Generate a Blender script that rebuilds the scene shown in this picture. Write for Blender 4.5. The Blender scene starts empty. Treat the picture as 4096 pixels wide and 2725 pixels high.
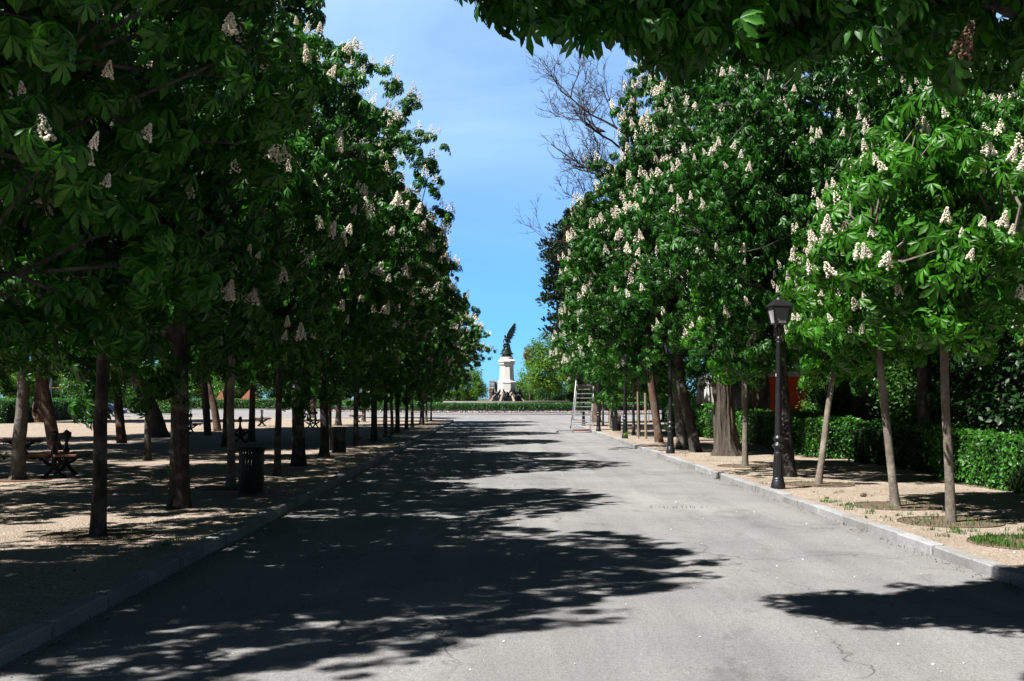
import bpy, bmesh, math, random
import numpy as np
from mathutils import Vector, Matrix, Quaternion

S = bpy.context.scene
COL = S.collection
R = math.radians
GZ = 0.105                     # height of the gravel beds above the asphalt

# ------------------------------------------------------------------ helpers
def link(o, parent=None):
    COL.objects.link(o)
    if parent is not None:
        o.parent = parent
    return o

def tag(o, label=None, cat=None, group=None, kind=None):
    if label: o['label'] = label
    if cat: o['category'] = cat
    if group: o['group'] = group
    if kind: o['kind'] = kind
    return o

def empty(name, loc, rz=0.0):
    o = bpy.data.objects.new(name, None)
    o.empty_display_size = 0.2
    o.location = loc
    o.rotation_euler = (0, 0, rz)
    return link(o)

def copy_tree(o, parent=None):
    c = o.copy()
    COL.objects.link(c)
    c.parent = parent
    for ch in list(o.children):
        copy_tree(ch, c)
    return c

def np_mesh(name, verts, tris, smooth=True, matidx=None):
    me = bpy.data.meshes.new(name)
    verts = np.ascontiguousarray(verts, dtype=np.float32)
    tris = np.ascontiguousarray(tris, dtype=np.int32)
    me.vertices.add(len(verts))
    me.vertices.foreach_set('co', verts.ravel())
    me.loops.add(tris.size)
    me.loops.foreach_set('vertex_index', tris.ravel())
    me.polygons.add(len(tris))
    me.polygons.foreach_set('loop_start', np.arange(0, tris.size, 3, dtype=np.int32))
    try:
        me.polygons.foreach_set('loop_total', np.full(len(tris), 3, dtype=np.int32))
    except Exception:
        pass
    if smooth:
        me.polygons.foreach_set('use_smooth', np.ones(len(tris), dtype=bool))
    if matidx is not None:
        me.polygons.foreach_set('material_index', np.ascontiguousarray(matidx, dtype=np.int32))
    me.update(calc_edges=True)
    return me

class MB:
    """collects shapes, then links them as one mesh object"""
    def __init__(self):
        self.v = []; self.f = []; self.m = []
        self.cur = 0
    def add(self, vs, fs):
        b = len(self.v)
        self.v.extend([tuple(v) for v in vs])
        for f in fs:
            self.f.append(tuple(b + i for i in f)); self.m.append(self.cur)
    def box(self, c, s, rz=0.0, rx=0.0, ry=0.0, bev=0.0):
        hx, hy, hz = s[0] / 2, s[1] / 2, s[2] / 2
        M = Matrix.Rotation(rz, 3, 'Z') @ Matrix.Rotation(ry, 3, 'Y') @ Matrix.Rotation(rx, 3, 'X')
        if bev <= 0:
            P = [(-hx,-hy,-hz),(hx,-hy,-hz),(hx,hy,-hz),(-hx,hy,-hz),(-hx,-hy,hz),(hx,-hy,hz),(hx,hy,hz),(-hx,hy,hz)]
            F = [(0,3,2,1),(4,5,6,7),(0,1,5,4),(1,2,6,5),(2,3,7,6),(3,0,4,7)]
        else:
            b = min(bev, hx * .9, hy * .9, hz * .9)
            P = []; 
            for sz in (-1, 1):
                for (sx, sy) in ((-1,-1),(1,-1),(1,1),(-1,1)):
                    P += [(sx*(hx-b), sy*(hy-b), sz*hz), (sx*hx, sy*(hy-b), sz*(hz-b)), (sx*(hx-b), sy*hy, sz*(hz-b))]
            def i(q, z, k): return (z*4+q)*3+k
            F = [tuple(i(q,0,0) for q in (0,3,2,1)), tuple(i(q,1,0) for q in (0,1,2,3))]
            F += [(i(0,0,2),i(1,0,2),i(1,1,2),i(0,1,2)), (i(1,0,1),i(2,0,1),i(2,1,1),i(1,1,1)),
                  (i(2,0,2),i(3,0,2),i(3,1,2),i(2,1,2)), (i(3,0,1),i(0,0,1),i(0,1,1),i(3,1,1))]
            for z in (0,1):
                for (q, r, k) in ((0,1,2),(1,2,1),(2,3,2),(3,0,1)):
                    t = (i(q,z,0), i(r,z,0), i(r,z,k), i(q,z,k)); F.append(t if z == 0 else t[::-1])
            for (q, ) in ((0,),(1,),(2,),(3,)):
                t = (i(q,0,1), i(q,0,2), i(q,1,2), i(q,1,1)); F.append(t if q in (1,3) else t[::-1])
                for z in (0,1): 
                    F.append((i(q,z,0), i(q,z,1), i(q,z,2)))
        self.add([Vector(c) + M @ Vector(p) for p in P], F)
    def tube(self, pts, rad, n=8, cap=True):
        pts = [Vector(p) for p in pts]
        if not hasattr(rad, '__len__'): rad = [rad] * len(pts)
        t0 = (pts[1] - pts[0]).normalized()
        u = t0.orthogonal().normalized()
        rings = []; vs = []
        for i, p in enumerate(pts):
            t = (pts[min(i+1, len(pts)-1)] - pts[max(i-1, 0)])
            t = t.normalized() if t.length > 1e-9 else t0
            u = (u - t * u.dot(t))
            u = u.normalized() if u.length > 1e-6 else t.orthogonal().normalized()
            w = t.cross(u)
            for k in range(n):
                a = 2 * math.pi * k / n
                vs.append(p + (u * math.cos(a) + w * math.sin(a)) * rad[i])
        fs = []
        for i in range(len(pts) - 1):
            for k in range(n):
                fs.append((i*n+k, i*n+(k+1) % n, (i+1)*n+(k+1) % n, (i+1)*n+k))
        if cap:
            fs.append(tuple(range(n-1, -1, -1))); fs.append(tuple(range((len(pts)-1)*n, len(pts)*n)))
        self.add(vs, fs)
    def lathe(self, prof, n=20, c=(0,0,0), rot=0.0, cap=True):
        vs = []; fs = []
        for (r, z) in prof:
            for k in range(n):
                a = 2 * math.pi * k / n + rot
                vs.append((c[0] + r*math.cos(a), c[1] + r*math.sin(a), c[2] + z))
        for i in range(len(prof)-1):
            for k in range(n):
                fs.append((i*n+k, i*n+(k+1) % n, (i+1)*n+(k+1) % n, (i+1)*n+k))
        if cap:
            fs.append(tuple(range(n-1, -1, -1))); fs.append(tuple(range((len(prof)-1)*n, len(prof)*n)))
        self.add(vs, fs)
    def ball(self, c, r, n=10, m=7, sc=(1,1,1)):
        prof = []
        vs = []; fs = []
        for j in range(m+1):
            ph = -math.pi/2 + math.pi*j/m
            for k in range(n):
                a = 2*math.pi*k/n
                vs.append((c[0]+r*sc[0]*math.cos(ph)*math.cos(a), c[1]+r*sc[1]*math.cos(ph)*math.sin(a), c[2]+r*sc[2]*math.sin(ph)))
        for j in range(m):
            for k in range(n):
                fs.append((j*n+k, j*n+(k+1) % n, (j+1)*n+(k+1) % n, (j+1)*n+k))
        self.add(vs, fs)
    def mesh(self, name, mats, smooth=False, angle=40):
        me = bpy.data.meshes.new(name)
        me.from_pydata(self.v, [], self.f)
        for m in (mats if isinstance(mats, (list, tuple)) else [mats]): me.materials.append(m)
        if any(self.m):
            me.polygons.foreach_set('material_index', self.m)
        me.validate()
        if smooth:
            me.polygons.foreach_set('use_smooth', [True]*len(me.polygons))
            try: me.set_sharp_from_angle(angle=R(angle))
            except Exception: pass
        me.update()
        return me
    def build(self, name, mats, parent=None, smooth=False, angle=40):
        return link(bpy.data.objects.new(name, self.mesh(name, mats, smooth, angle)), parent)

def sheet(name, poly, z, mat):
    mb = MB(); mb.add([(x, y, z) for x, y in poly], [tuple(range(len(poly)))])
    o = mb.build(name, mat)
    tag(o, kind='structure')
    return o

# ------------------------------------------------------------------ materials
ALB = .62          # base colours were mixed for a brighter exposure
class NT:
    def __init__(self, name):
        self.mat = bpy.data.materials.new(name); self.mat.use_nodes = True
        self.t = self.mat.node_tree; self.t.nodes.clear()
        self.out = self.n('ShaderNodeOutputMaterial')
    def n(self, typ, **kw):
        nd = self.t.nodes.new(typ)
        for k, v in kw.items(): setattr(nd, k, v)
        return nd
    def l(self, a, b): self.t.links.new(a, b)
    def noise(self, vec, scale, detail=6, rough=.6, dist=0.0):
        nd = self.n('ShaderNodeTexNoise'); nd.inputs['Scale'].default_value = scale
        nd.inputs['Detail'].default_value = detail; nd.inputs['Roughness'].default_value = rough
        nd.inputs['Distortion'].default_value = dist
        if vec is not None: self.l(vec, nd.inputs['Vector'])
        return nd.outputs['Fac']
    def ramp(self, fac, stops, interp='LINEAR'):
        nd = self.n('ShaderNodeValToRGB'); nd.color_ramp.interpolation = interp
        e = nd.color_ramp.elements
        while len(e) < len(stops): e.new(0.5)
        for i, (p, c) in enumerate(stops):
            e[i].position = p
            e[i].color = (c, c, c, 1) if not hasattr(c, '__len__') else (c[0], c[1], c[2], 1)
        self.l(fac, nd.inputs['Fac'])
        return nd.outputs['Color']
    def mix(self, fac, a, b, blend='MIX'):
        nd = self.n('ShaderNodeMix', data_type='RGBA', blend_type=blend)
        for sock, v in ((nd.inputs[0], fac), (nd.inputs[6], a), (nd.inputs[7], b)):
            if hasattr(v, 'links'): self.l(v, sock)
            elif hasattr(v, '__len__'): sock.default_value = (v[0], v[1], v[2], 1)
            else: sock.default_value = v
        return nd.outputs[2]
    def math(self, op, a, b=0.0):
        nd = self.n('ShaderNodeMath', operation=op)
        for sock, v in ((nd.inputs[0], a), (nd.inputs[1], b)):
            if hasattr(v, 'links'): self.l(v, sock)
            else: sock.default_value = v
        return nd.outputs[0]
    def pos(self): return self.n('ShaderNodeNewGeometry').outputs['Position']
    def obj(self): return self.n('ShaderNodeTexCoord').outputs['Object']
    def scaled(self, vec, s):
        nd = self.n('ShaderNodeMapping'); nd.inputs['Scale'].default_value = s
        self.l(vec, nd.inputs['Vector']); return nd.outputs[0]
    def bump(self, h, strength=.4, dist=.02):
        nd = self.n('ShaderNodeBump'); nd.inputs['Strength'].default_value = strength
        nd.inputs['Distance'].default_value = dist; self.l(h, nd.inputs['Height']); return nd.outputs[0]
    def bsdf(self, col, rough=.7, spec=.3, metal=0.0, normal=None, alb=None):
        k = ALB if alb is None else alb
        col = self.mix(1.0, col, (k, k, k), 'MULTIPLY') if hasattr(col, 'links') else tuple(x*k for x in col)
        p = self.n('ShaderNodeBsdfPrincipled')
        for key, v in (('Base Color', col), ('Roughness', rough), ('Specular IOR Level', spec), ('Metallic', metal)):
            s = p.inputs[key]
            if hasattr(v, 'links'): self.l(v, s)
            elif hasattr(v, '__len__'): s.default_value = (v[0], v[1], v[2], 1)
            else: s.default_value = v
        if normal is not None: self.l(normal, p.inputs['Normal'])
        return p
    def done(self, sh):
        self.l(sh, self.out.inputs['Surface']); return self.mat

def m_simple(name, col, rough=.6, spec=.3, metal=0.0, var=.25, scale=8.0, bump=.15, alb=None):
    t = NT(name); v = t.obj()
    f = t.noise(v, scale, 6, .65)
    c = t.ramp(f, [(.25, tuple(x*(1-var) for x in col)), (.75, tuple(min(1, x*(1+var)) for x in col))])
    nb = t.bump(t.noise(v, scale*6, 4, .6), bump, .01)
    return t.done(t.bsdf(c, rough, spec, metal, nb, alb).outputs[0])

def m_leaf(name, dark, light, trans, tfac=.35, rough=.42, spec=.35, hue=None, alb=None):
    t = NT(name)
    g = t.n('ShaderNodeNewGeometry'); oi = t.n('ShaderNodeObjectInfo')
    r = t.math('ADD', t.math('MULTIPLY', g.outputs['Random Per Island'], .75), t.math('MULTIPLY', oi.outputs['Random'], .25))
    stops = [(.0, dark), (.45, tuple(d*.5+l*.5 for d, l in zip(dark, light))), (.85, light)]
    if hue: stops.append((.97, (light[0]*1.9, light[1]*1.12, light[2]))); stops.append((.996, hue))
    c = t.ramp(r, stops)
    big = t.noise(t.obj(), .9, 2, .5)
    c = t.mix(1.0, c, t.ramp(big, [(.3, .72), (.7, 1.25)]), 'MULTIPLY')
    k = ALB if alb is None else alb
    c = t.mix(1.0, c, (k, k, k), 'MULTIPLY')
    p = t.bsdf(c, rough, spec, alb=1.0)
    tr = t.n('ShaderNodeBsdfTranslucent'); 
    t.l(t.mix(1.0, c, trans, 'MULTIPLY'), tr.inputs['Color'])
    mx = t.n('ShaderNodeMixShader'); mx.inputs[0].default_value = tfac
    t.l(p.outputs[0], mx.inputs[1]); t.l(tr.outputs[0], mx.inputs[2])
    return t.done(mx.outputs[0])

def m_bark(name, c1, c2, zs=.25, scale=14.0, bump=.7, spots=None):
    t = NT(name); v = t.scaled(t.pos(), (1, 1, zs))
    f = t.noise(v, scale, 8, .7, .4)
    c = t.ramp(f, [(.3, c1), (.7, c2)])
    if spots:
        s = t.ramp(t.noise(t.pos(), 3.5, 4, .6), [(.5, 0.0), (.66, 1.0)])
        c = t.mix(s, c, spots)
    h = t.math('ADD', f, t.math('MULTIPLY', t.noise(v, scale*3.5, 5, .7), .5))
    return t.done(t.bsdf(c, .9, .15, 0, t.bump(h, bump, .05)).outputs[0])

def m_road():
    t = NT('worn_asphalt'); p = t.pos()
    fine = t.noise(p, 62.0, 3, .8); mid = t.noise(p, 24.0, 4, .75); big = t.noise(p, .5, 6, .62)
    tyre = t.noise(t.scaled(p, (1.7, .045, 1)), 1.0, 4, .55)
    c = t.ramp(t.math('ADD', t.math('MULTIPLY', fine, .6), t.math('MULTIPLY', mid, .4)),
               [(.30, (.11, .11, .112)), (.45, (.32, .318, .32)), (.57, (.40, .397, .398)), (.74, (.78, .77, .765))])
    c = t.mix(1.0, c, t.ramp(big, [(.3, (.80, .80, .82)), (.55, (1.0, .995, .985)), (.75, (1.12, 1.10, 1.06))]), 'MULTIPLY')
    c = t.mix(1.0, c, t.ramp(tyre, [(.35, .88), (.65, 1.10)]), 'MULTIPLY')
    wv = t.n('ShaderNodeVectorMath', operation='ADD'); t.l(p, wv.inputs[0])
    nz = t.n('ShaderNodeTexNoise'); nz.inputs['Scale'].default_value = 1.4; nz.inputs['Detail'].default_value = 6; t.l(p, nz.inputs['Vector'])
    sc = t.n('ShaderNodeVectorMath', operation='SCALE'); sc.inputs['Scale'].default_value = 1.1
    t.l(nz.outputs['Color'], sc.inputs[0]); t.l(sc.outputs[0], wv.inputs[1])
    vo = t.n('ShaderNodeTexVoronoi', feature='DISTANCE_TO_EDGE'); vo.inputs['Scale'].default_value = .3
    t.l(wv.outputs[0], vo.inputs['Vector'])
    crack = t.ramp(vo.outputs['Distance'], [(.0, .6), (.005, .0)])
    gate = t.ramp(t.noise(p, .45, 3, .6), [(.44, 0.0), (.54, 1.0)])
    cm = t.math('MULTIPLY', crack, gate)
    # long seams across the road
    sx = t.n('ShaderNodeSeparateXYZ'); t.l(wv.outputs[0], sx.inputs[0])
    fr = t.math('PINGPONG', t.math('ADD', t.math('MULTIPLY', sx.outputs[1], 1.0), t.math('MULTIPLY', sx.outputs[0], -.07)), 3.1)
    seam = t.ramp(fr, [(.0, .8), (.014, .0)])
    gate2 = t.ramp(t.noise(p, .8, 3, .6), [(.48, 0.0), (.58, 1.0)])
    cm = t.math('MAXIMUM', cm, t.math('MULTIPLY', t.math('MULTIPLY', seam, gate2), .6))
    c = t.mix(cm, c, (.075, .07, .065))
    dirt = t.ramp(t.noise(p, 7.0, 6, .75), [(.60, 0.0), (.74, .45)])
    c = t.mix(dirt, c, (.16, .145, .125))
    stain = t.ramp(t.noise(t.scaled(p, (1.0, .55, 1)), .9, 7, .72, .8), [(.54, 0.0), (.66, .5)])
    c = t.mix(stain, c, (.13, .125, .12))
    pale = t.ramp(t.noise(t.scaled(p, (.5, .16, 1)), 1.1, 5, .6, .6), [(.58, 0.0), (.68, .22)])
    c = t.mix(pale, c, (.64, .63, .61))
    h = t.math('SUBTRACT', t.math('ADD', fine, mid), t.math('MULTIPLY', cm, 1.0))
    return t.done(t.bsdf(c, .93, .18, 0, t.bump(h, .9, .015)).outputs[0])

def m_gravel(name, a, b, c3):
    t = NT(name); p = t.pos()
    vo = t.n('ShaderNodeTexVoronoi'); vo.inputs['Scale'].default_value = 55.0; t.l(p, vo.inputs['Vector'])
    peb = t.n('ShaderNodeSeparateColor'); t.l(vo.outputs['Color'], peb.inputs[0])
    fine = t.noise(p, 60.0, 4, .7); big = t.noise(p, .7, 6, .65)
    c = t.ramp(t.math('ADD', t.math('MULTIPLY', peb.outputs[0], .45), t.math('MULTIPLY', fine, .55)), [(.2, a), (.5, b), (.8, c3)])
    c = t.mix(1.0, c, t.ramp(big, [(.3, (.78, .74, .70)), (.6, (1.0, .98, .95)), (.8, (1.1, 1.0, .93))]), 'MULTIPLY')
    # darker litter lying in patches
    lit = t.ramp(t.noise(p, 5.0, 8, .78), [(.56, 0.0), (.7, .55)])
    c = t.mix(lit, c, (.15, .105, .075))
    h = t.math('ADD', t.math('ADD', fine, t.math('MULTIPLY', vo.outputs['Distance'], -1.0)), t.math('MULTIPLY', t.noise(p, 6.0, 5, .6), .8))
    return t.done(t.bsdf(c, .95, .12, 0, t.bump(h, .8, .03)).outputs[0])

def m_granite():
    t = NT('granite'); p = t.pos()
    f = t.noise(p, 75, 3, .8)
    c = t.ramp(f, [(.33, (.24, .24, .245)), (.5, (.42, .42, .425)), (.66, (.60, .60, .60))])
    c = t.mix(1.0, c, t.ramp(t.noise(p, 1.7, 5, .7), [(.3, .72), (.7, 1.12)]), 'MULTIPLY')
    c = t.mix(t.ramp(t.noise(p, 4.2, 6, .75), [(.56, 0.0), (.75, .6)]), c, (.2, .175, .14))
    c = t.mix(1.0, c, t.ramp(t.n('ShaderNodeNewGeometry').outputs['Random Per Island'], [(0, (.78, .77, .75)), (.5, (1.0, 1.0, 1.0)), (1, (1.12, 1.12, 1.14))]), 'MULTIPLY')
    return t.done(t.bsdf(c, .85, .2, 0, t.bump(t.noise(p, 30, 5, .7), .5, .015)).outputs[0])

def m_wood(name, c1, c2):
    t = NT(name); v = t.scaled(t.obj(), (14, 1.2, 14))
    f = t.noise(v, 2.0, 6, .6, .6)
    c = t.ramp(f, [(.3, c1), (.7, c2)])
    return t.done(t.bsdf(c, .6, .3, 0, t.bump(f, .25, .01)).outputs[0])

M = {}
M['road'] = m_road()
M['gravel'] = m_gravel('gravel', (.30, .245, .195), (.59, .495, .405), (.82, .72, .62))
M['gravel_litter'] = M['gravel']
M['granite'] = m_granite()
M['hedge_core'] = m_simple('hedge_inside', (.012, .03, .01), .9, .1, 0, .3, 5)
M['soil'] = m_gravel('soil', (.14, .105, .075), (.27, .205, .155), (.40, .32, .25))
M['earth'] = m_simple('earth', (.16, .14, .09), .95, .1, 0, .3, .2)
M['bark'] = m_bark('chestnut_bark', (.036, .032, .028), (.145, .13, .114), .3, 15, 1.0, (.25, .235, .215))
M['bark_pale'] = m_bark('young_bark', (.15, .125, .10), (.34, .295, .245), .8, 18, .5, (.40, .36, .31))
M['bark_old'] = m_bark('old_furrowed_bark', (.036, .029, .023), (.20, .17, .138), .12, 11, 1.0)
M['bark_pine'] = m_bark('pine_bark', (.06, .035, .025), (.30, .19, .14), .3, 12, 1.0, (.25, .21, .18))
M['bark_grey'] = m_bark('grey_bark', (.10, .09, .08), (.30, .27, .24), .5, 13, .8)
M['twig'] = m_bark('twig_bark', (.05, .036, .024), (.17, .115, .07), .5, 20, .5)
M['leaf'] = m_leaf('chestnut_leaf', (.008, .050, .006), (.058, .245, .018), (1.6, 1.8, .5), .24, .43, .33, (.20, .16, .02))
M['leaf_young'] = m_leaf('young_chestnut_leaf', (.024, .115, .008), (.10, .36, .022), (1.6, 1.8, .5), .30, .43, .33, (.26, .22, .02))
M['leaf_hedge'] = m_leaf('hedge_leaf', (.016, .085, .008), (.085, .32, .028), (1.4, 1.6, .7), .25, .4, .4, (.22, .13, .04))
M['leaf_far'] = m_leaf('pale_green_leaf', (.07, .18, .02), (.19, .38, .045), (1.4, 1.5, .7), .35, .5, .25)
M['leaf_bush'] = m_leaf('bush_leaf', (.022, .085, .012), (.085, .23, .03), (1.4, 1.6, .7), .3, .4, .35)
M['leaf_dark'] = m_leaf('laurel_leaf', (.007, .034, .008), (.022, .085, .014), (1.4, 1.6, .7), .2, .4, .35)
M['leaf_brown'] = m_leaf('rusty_leaf', (.16, .07, .02), (.30, .15, .05), (1.4, 1.3, .8), .3, .5, .2)
M['needle'] = m_leaf('pine_needle', (.012, .030, .016), (.04, .075, .035), (1.2, 1.3, .8), .15, .5, .25)
M['grass'] = m_leaf('grass_blade', (.03, .11, .012), (.10, .25, .03), (1.4, 1.5, .7), .3, .5, .25, (.3, .26, .08))
M['flower'] = m_leaf('chestnut_flower', (.88, .80, .66), (.97, .94, .84), (1.1, 1.03, .92), .3, .6, .15, None, .95)
M['flower_old'] = m_leaf('faded_flower', (.13, .07, .045), (.30, .19, .13), (1.1, 1.0, .95), .25, .6, .15)
M['petal'] = m_leaf('fallen_petal', (.70, .55, .5), (.85, .8, .76), (1, 1, 1), .2, .6, .2, None, .8)
def m_pansy():
    t = NT('pansy_petal'); g = t.n('ShaderNodeNewGeometry')
    c = t.ramp(g.outputs['Random Per Island'], [(0, (.16,.07,.35)), (.22, (.40,.25,.55)), (.4, (.75,.70,.72)), (.6, (.70,.45,.05)), (.72, (.35,.06,.08)), (.84, (.75,.62,.60))], 'CONSTANT')
    return t.done(t.bsdf(c, .7, .2).outputs[0])
M['pansy'] = m_pansy()
M['iron'] = m_simple('dark_cast_iron', (.022, .023, .027), .42, .5, .2, .2, 10, .12)
M['iron_black'] = m_simple('black_iron', (.012, .012, .013), .5, .4, .1, .2, 10, .1)
M['steel_green'] = m_simple('dark_green_metal', (.015, .03, .022), .5, .4, 0, .2)
M['alu'] = m_simple('aluminium', (.48, .485, .495), .42, .5, .35, .08, 6, .05)
M['rubber'] = m_simple('rubber', (.02, .02, .02), .8, .2)
M['red'] = m_simple('red_paint', (.26, .02, .016), .4, .4)
M['grey_panel'] = m_simple('grey_brown_panel', (.27, .22, .20), .6, .3)
M['wood'] = m_wood('oiled_bench_wood', (.14, .06, .03), (.26, .12, .065))
M['wood_grey'] = m_wood('grey_bench_wood', (.11, .10, .085), (.22, .20, .17))
M['stake'] = m_wood('raw_stake_wood', (.26, .20, .15), (.42, .34, .26))
M['stone'] = m_simple('white_limestone', (.70, .68, .645), .75, .25, 0, .07, 1.6, .1, .85)
M['stone_dark'] = m_simple('weathered_stone', (.50, .40, .32), .85, .2, 0, .25, 1.5, .2)
M['bronze'] = m_simple('green_black_bronze', (.018, .035, .034), .42, .5, .45, .5, 1.3, .25)
M['bronze_dark'] = m_simple('black_bronze', (.016, .018, .02), .4, .5, .4, .4, 2.0, .25)
M['paving'] = m_simple('pale_paving', (.38, .37, .36), .9, .2, 0, .1, .8, .2)
M['white'] = m_simple('white_paint', (.78, .77, .75), .6, .3, 0, .05)
M['canvas'] = m_simple('white_canvas', (.75, .74, .72), .8, .15, 0, .06)
M['orange'] = m_simple('orange_render', (.62, .075, .02), .85, .2, 0, .08, .8, .15)
M['rust'] = m_simple('rust_steel', (.13, .062, .045), .8, .2, 0, .3, 5, .3)
M['dark_glass'] = m_simple('dark_glass', (.02, .025, .03), .08, .6, 0, .05)
M['car_silver'] = m_simple('silver_car_paint', (.42, .46, .52), .25, .6, .4, .03)
M['car_dark'] = m_simple('dark_blue_car_paint', (.03, .045, .09), .22, .6, .2, .03)
M['car_white'] = m_simple('white_car_paint', (.65, .67, .70), .25, .6, .0, .03)
M['blue_white'] = m_simple('pale_blue_panel', (.42, .52, .68), .55, .3, 0, .06)
M['yellow'] = m_simple('yellow_paint', (.60, .33, .04), .55, .3)
M['play_red'] = m_simple('weathered_red_boards', (.24, .085, .06), .85, .2, 0, .25, 3)
M['brick'] = m_simple('pink_brick', (.46, .21, .18), .85, .2, 0, .15, .3)
M['tower_white'] = m_simple('pale_concrete', (.60, .60, .62), .8, .2, 0, .05, .2)
M['tower_tan'] = m_simple('tan_render', (.55, .44, .34), .8, .2, 0, .08, .2)
M['tower_blue'] = m_simple('blue_grey_cladding', (.26, .32, .40), .5, .4, 0, .08, .2)
def m_pane():
    t = NT('frosted_lamp_pane')
    p = t.bsdf((.32, .33, .34), .35, .4)
    tr = t.n('ShaderNodeBsdfTranslucent'); tr.inputs['Color'].default_value = (.5, .5, .5, 1)
    tp = t.n('ShaderNodeBsdfTransparent')
    a = t.n('ShaderNodeMixShader'); a.inputs[0].default_value = .45
    t.l(p.outputs[0], a.inputs[1]); t.l(tr.outputs[0], a.inputs[2])
    b = t.n('ShaderNodeMixShader'); b.inputs[0].default_value = .3
    t.l(a.outputs[0], b.inputs[1]); t.l(tp.outputs[0], b.inputs[2])
    return t.done(b.outputs[0])
M['pane'] = m_pane()

# ------------------------------------------------------------------ foliage toolkit
UP = np.array([0, 0, 1.0])
def unit(a): return a / np.maximum(np.linalg.norm(a, axis=-1, keepdims=True), 1e-9)

def leaflet(L, W, droop, ang, elev, curl):
    """one obovate leaflet lying along +x: 8 points, 8 triangles"""
    xs = np.array([0, .38, .38, .38, .72, .72, .72, 1.0]) * L
    ys = np.array([0, .30, 0, -.30, .5, 0, -.5, 0]) * W
    zs = -droop * (xs / L) ** 2 * L + np.array([0, .16, 0, .16, .2, 0, .2, 0]) * W * curl
    v = np.stack([xs, ys, zs], 1)
    ce, se = math.cos(elev), math.sin(elev)
    v = np.stack([v[:, 0]*ce - v[:, 2]*se, v[:, 1], v[:, 0]*se + v[:, 2]*ce], 1)
    ca, sa = math.cos(ang), math.sin(ang)
    return np.stack([v[:, 0]*ca - v[:, 1]*sa, v[:, 0]*sa + v[:, 1]*ca, v[:, 2]], 1)
LT = np.array([[0,2,1],[0,3,2],[1,2,5],[1,5,4],[2,3,6],[2,6,5],[4,5,7],[5,6,7]])

def palmate(rng, n=7):
    V = []; F = []
    spread = R(115) if n == 7 else R(82)
    for i in range(n):
        t = (i / (n-1)) * 2 - 1
        L = (1.0 - .42 * abs(t) ** 1.3) * rng.uniform(.9, 1.08)
        v = leaflet(L, L * rng.uniform(.29, .38), rng.uniform(.18, .5), t * spread + rng.uniform(-.07, .07),
                    -rng.uniform(.05, .45), rng.uniform(.6, 1.3))
        F.append(LT + len(V) * 8); V.append(v)
    return np.concatenate(V), np.concatenate(F)

def scatter(templates, rng, pos, X, Y, Z, scale):
    """instances of small templates baked into one vertex/triangle array"""
    VV = []; FF = []; base = 0
    pick = rng.integers(0, len(templates), len(pos))
    for k, (tv, tf) in enumerate(templates):
        idx = np.where(pick == k)[0]
        if len(idx) == 0: continue
        s = scale[idx][:, None, None]
        v = (tv[None, :, 0:1] * X[idx][:, None, :] + tv[None, :, 1:2] * Y[idx][:, None, :] + tv[None, :, 2:3] * Z[idx][:, None, :]) * s + pos[idx][:, None, :]
        f = tf[None] + (np.arange(len(idx)) * len(tv))[:, None, None] + base
        VV.append(v.reshape(-1, 3)); FF.append(f.reshape(-1, 3)); base += len(idx) * len(tv)
    return np.concatenate(VV), np.concatenate(FF)

_r0 = np.random.default_rng(3)
PALM = [palmate(_r0, n) for n in (7, 7, 5, 7, 5, 7)]

def whorls(rng, tips, axes, leaf_len, kmin=6, kmax=9, flat=.0):
    """palmate leaves set round every branch tip, drooping outwards"""
    k = rng.integers(kmin, kmax + 1, len(tips))
    T = np.repeat(tips, k, 0); A = np.repeat(axes, k, 0)
    n = len(T)
    off = np.concatenate([np.arange(q) / q for q in k]) * 2 * math.pi + np.repeat(rng.uniform(0, 6.28, len(tips)), k) + rng.normal(0, .18, n)
    ref = np.where(np.abs(A[:, 2:3]) > .9, np.array([[1.0, 0, 0]]), UP[None])
    U = unit(np.cross(A, ref)); W = np.cross(A, U)
    rad = U * np.cos(off)[:, None] + W * np.sin(off)[:, None]
    el = rng.uniform(-.15, .75, n)
    P = unit(rad * np.cos(el)[:, None] + A * np.sin(el)[:, None])
    pl = rng.uniform(.45, 1.0, n) * leaf_len
    pos = T + P * pl[:, None] + A * rng.uniform(-.25, .1, n)[:, None] * leaf_len
    N = unit(A * .55 + UP * .45 + P * .5 + rng.normal(0, .22, (n, 3)))
    F = unit(P - N * np.sum(P * N, 1, keepdims=True) + 1e-6)
    dr = rng.uniform(.3, 1.05, n)[:, None]
    F2 = unit(F * np.cos(dr) - N * np.sin(dr)); N2 = unit(N * np.cos(dr) + F * np.sin(dr))
    Yv = np.cross(N2, F2)
    return scatter(PALM, rng, pos, F2, Yv, N2, leaf_len * rng.uniform(.75, 1.18, n))

def fib(n, rng):
    i = np.arange(n) + .5
    ph = np.arccos(1 - 2 * i / n); th = math.pi * (1 + 5 ** .5) * i
    d = np.stack([np.cos(th) * np.sin(ph), np.sin(th) * np.sin(ph), np.cos(ph)], 1)
    return unit(d + rng.normal(0, .9 / math.sqrt(n), (n, 3)))

def lumps(rng, d, n=16, amp=.22, k=9):
    c = unit(rng.normal(0, 1, (n, 3))); a = rng.uniform(-amp, amp, n)
    return 1 + (np.exp(k * (d @ c.T - 1)) * a).sum(1)

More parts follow.
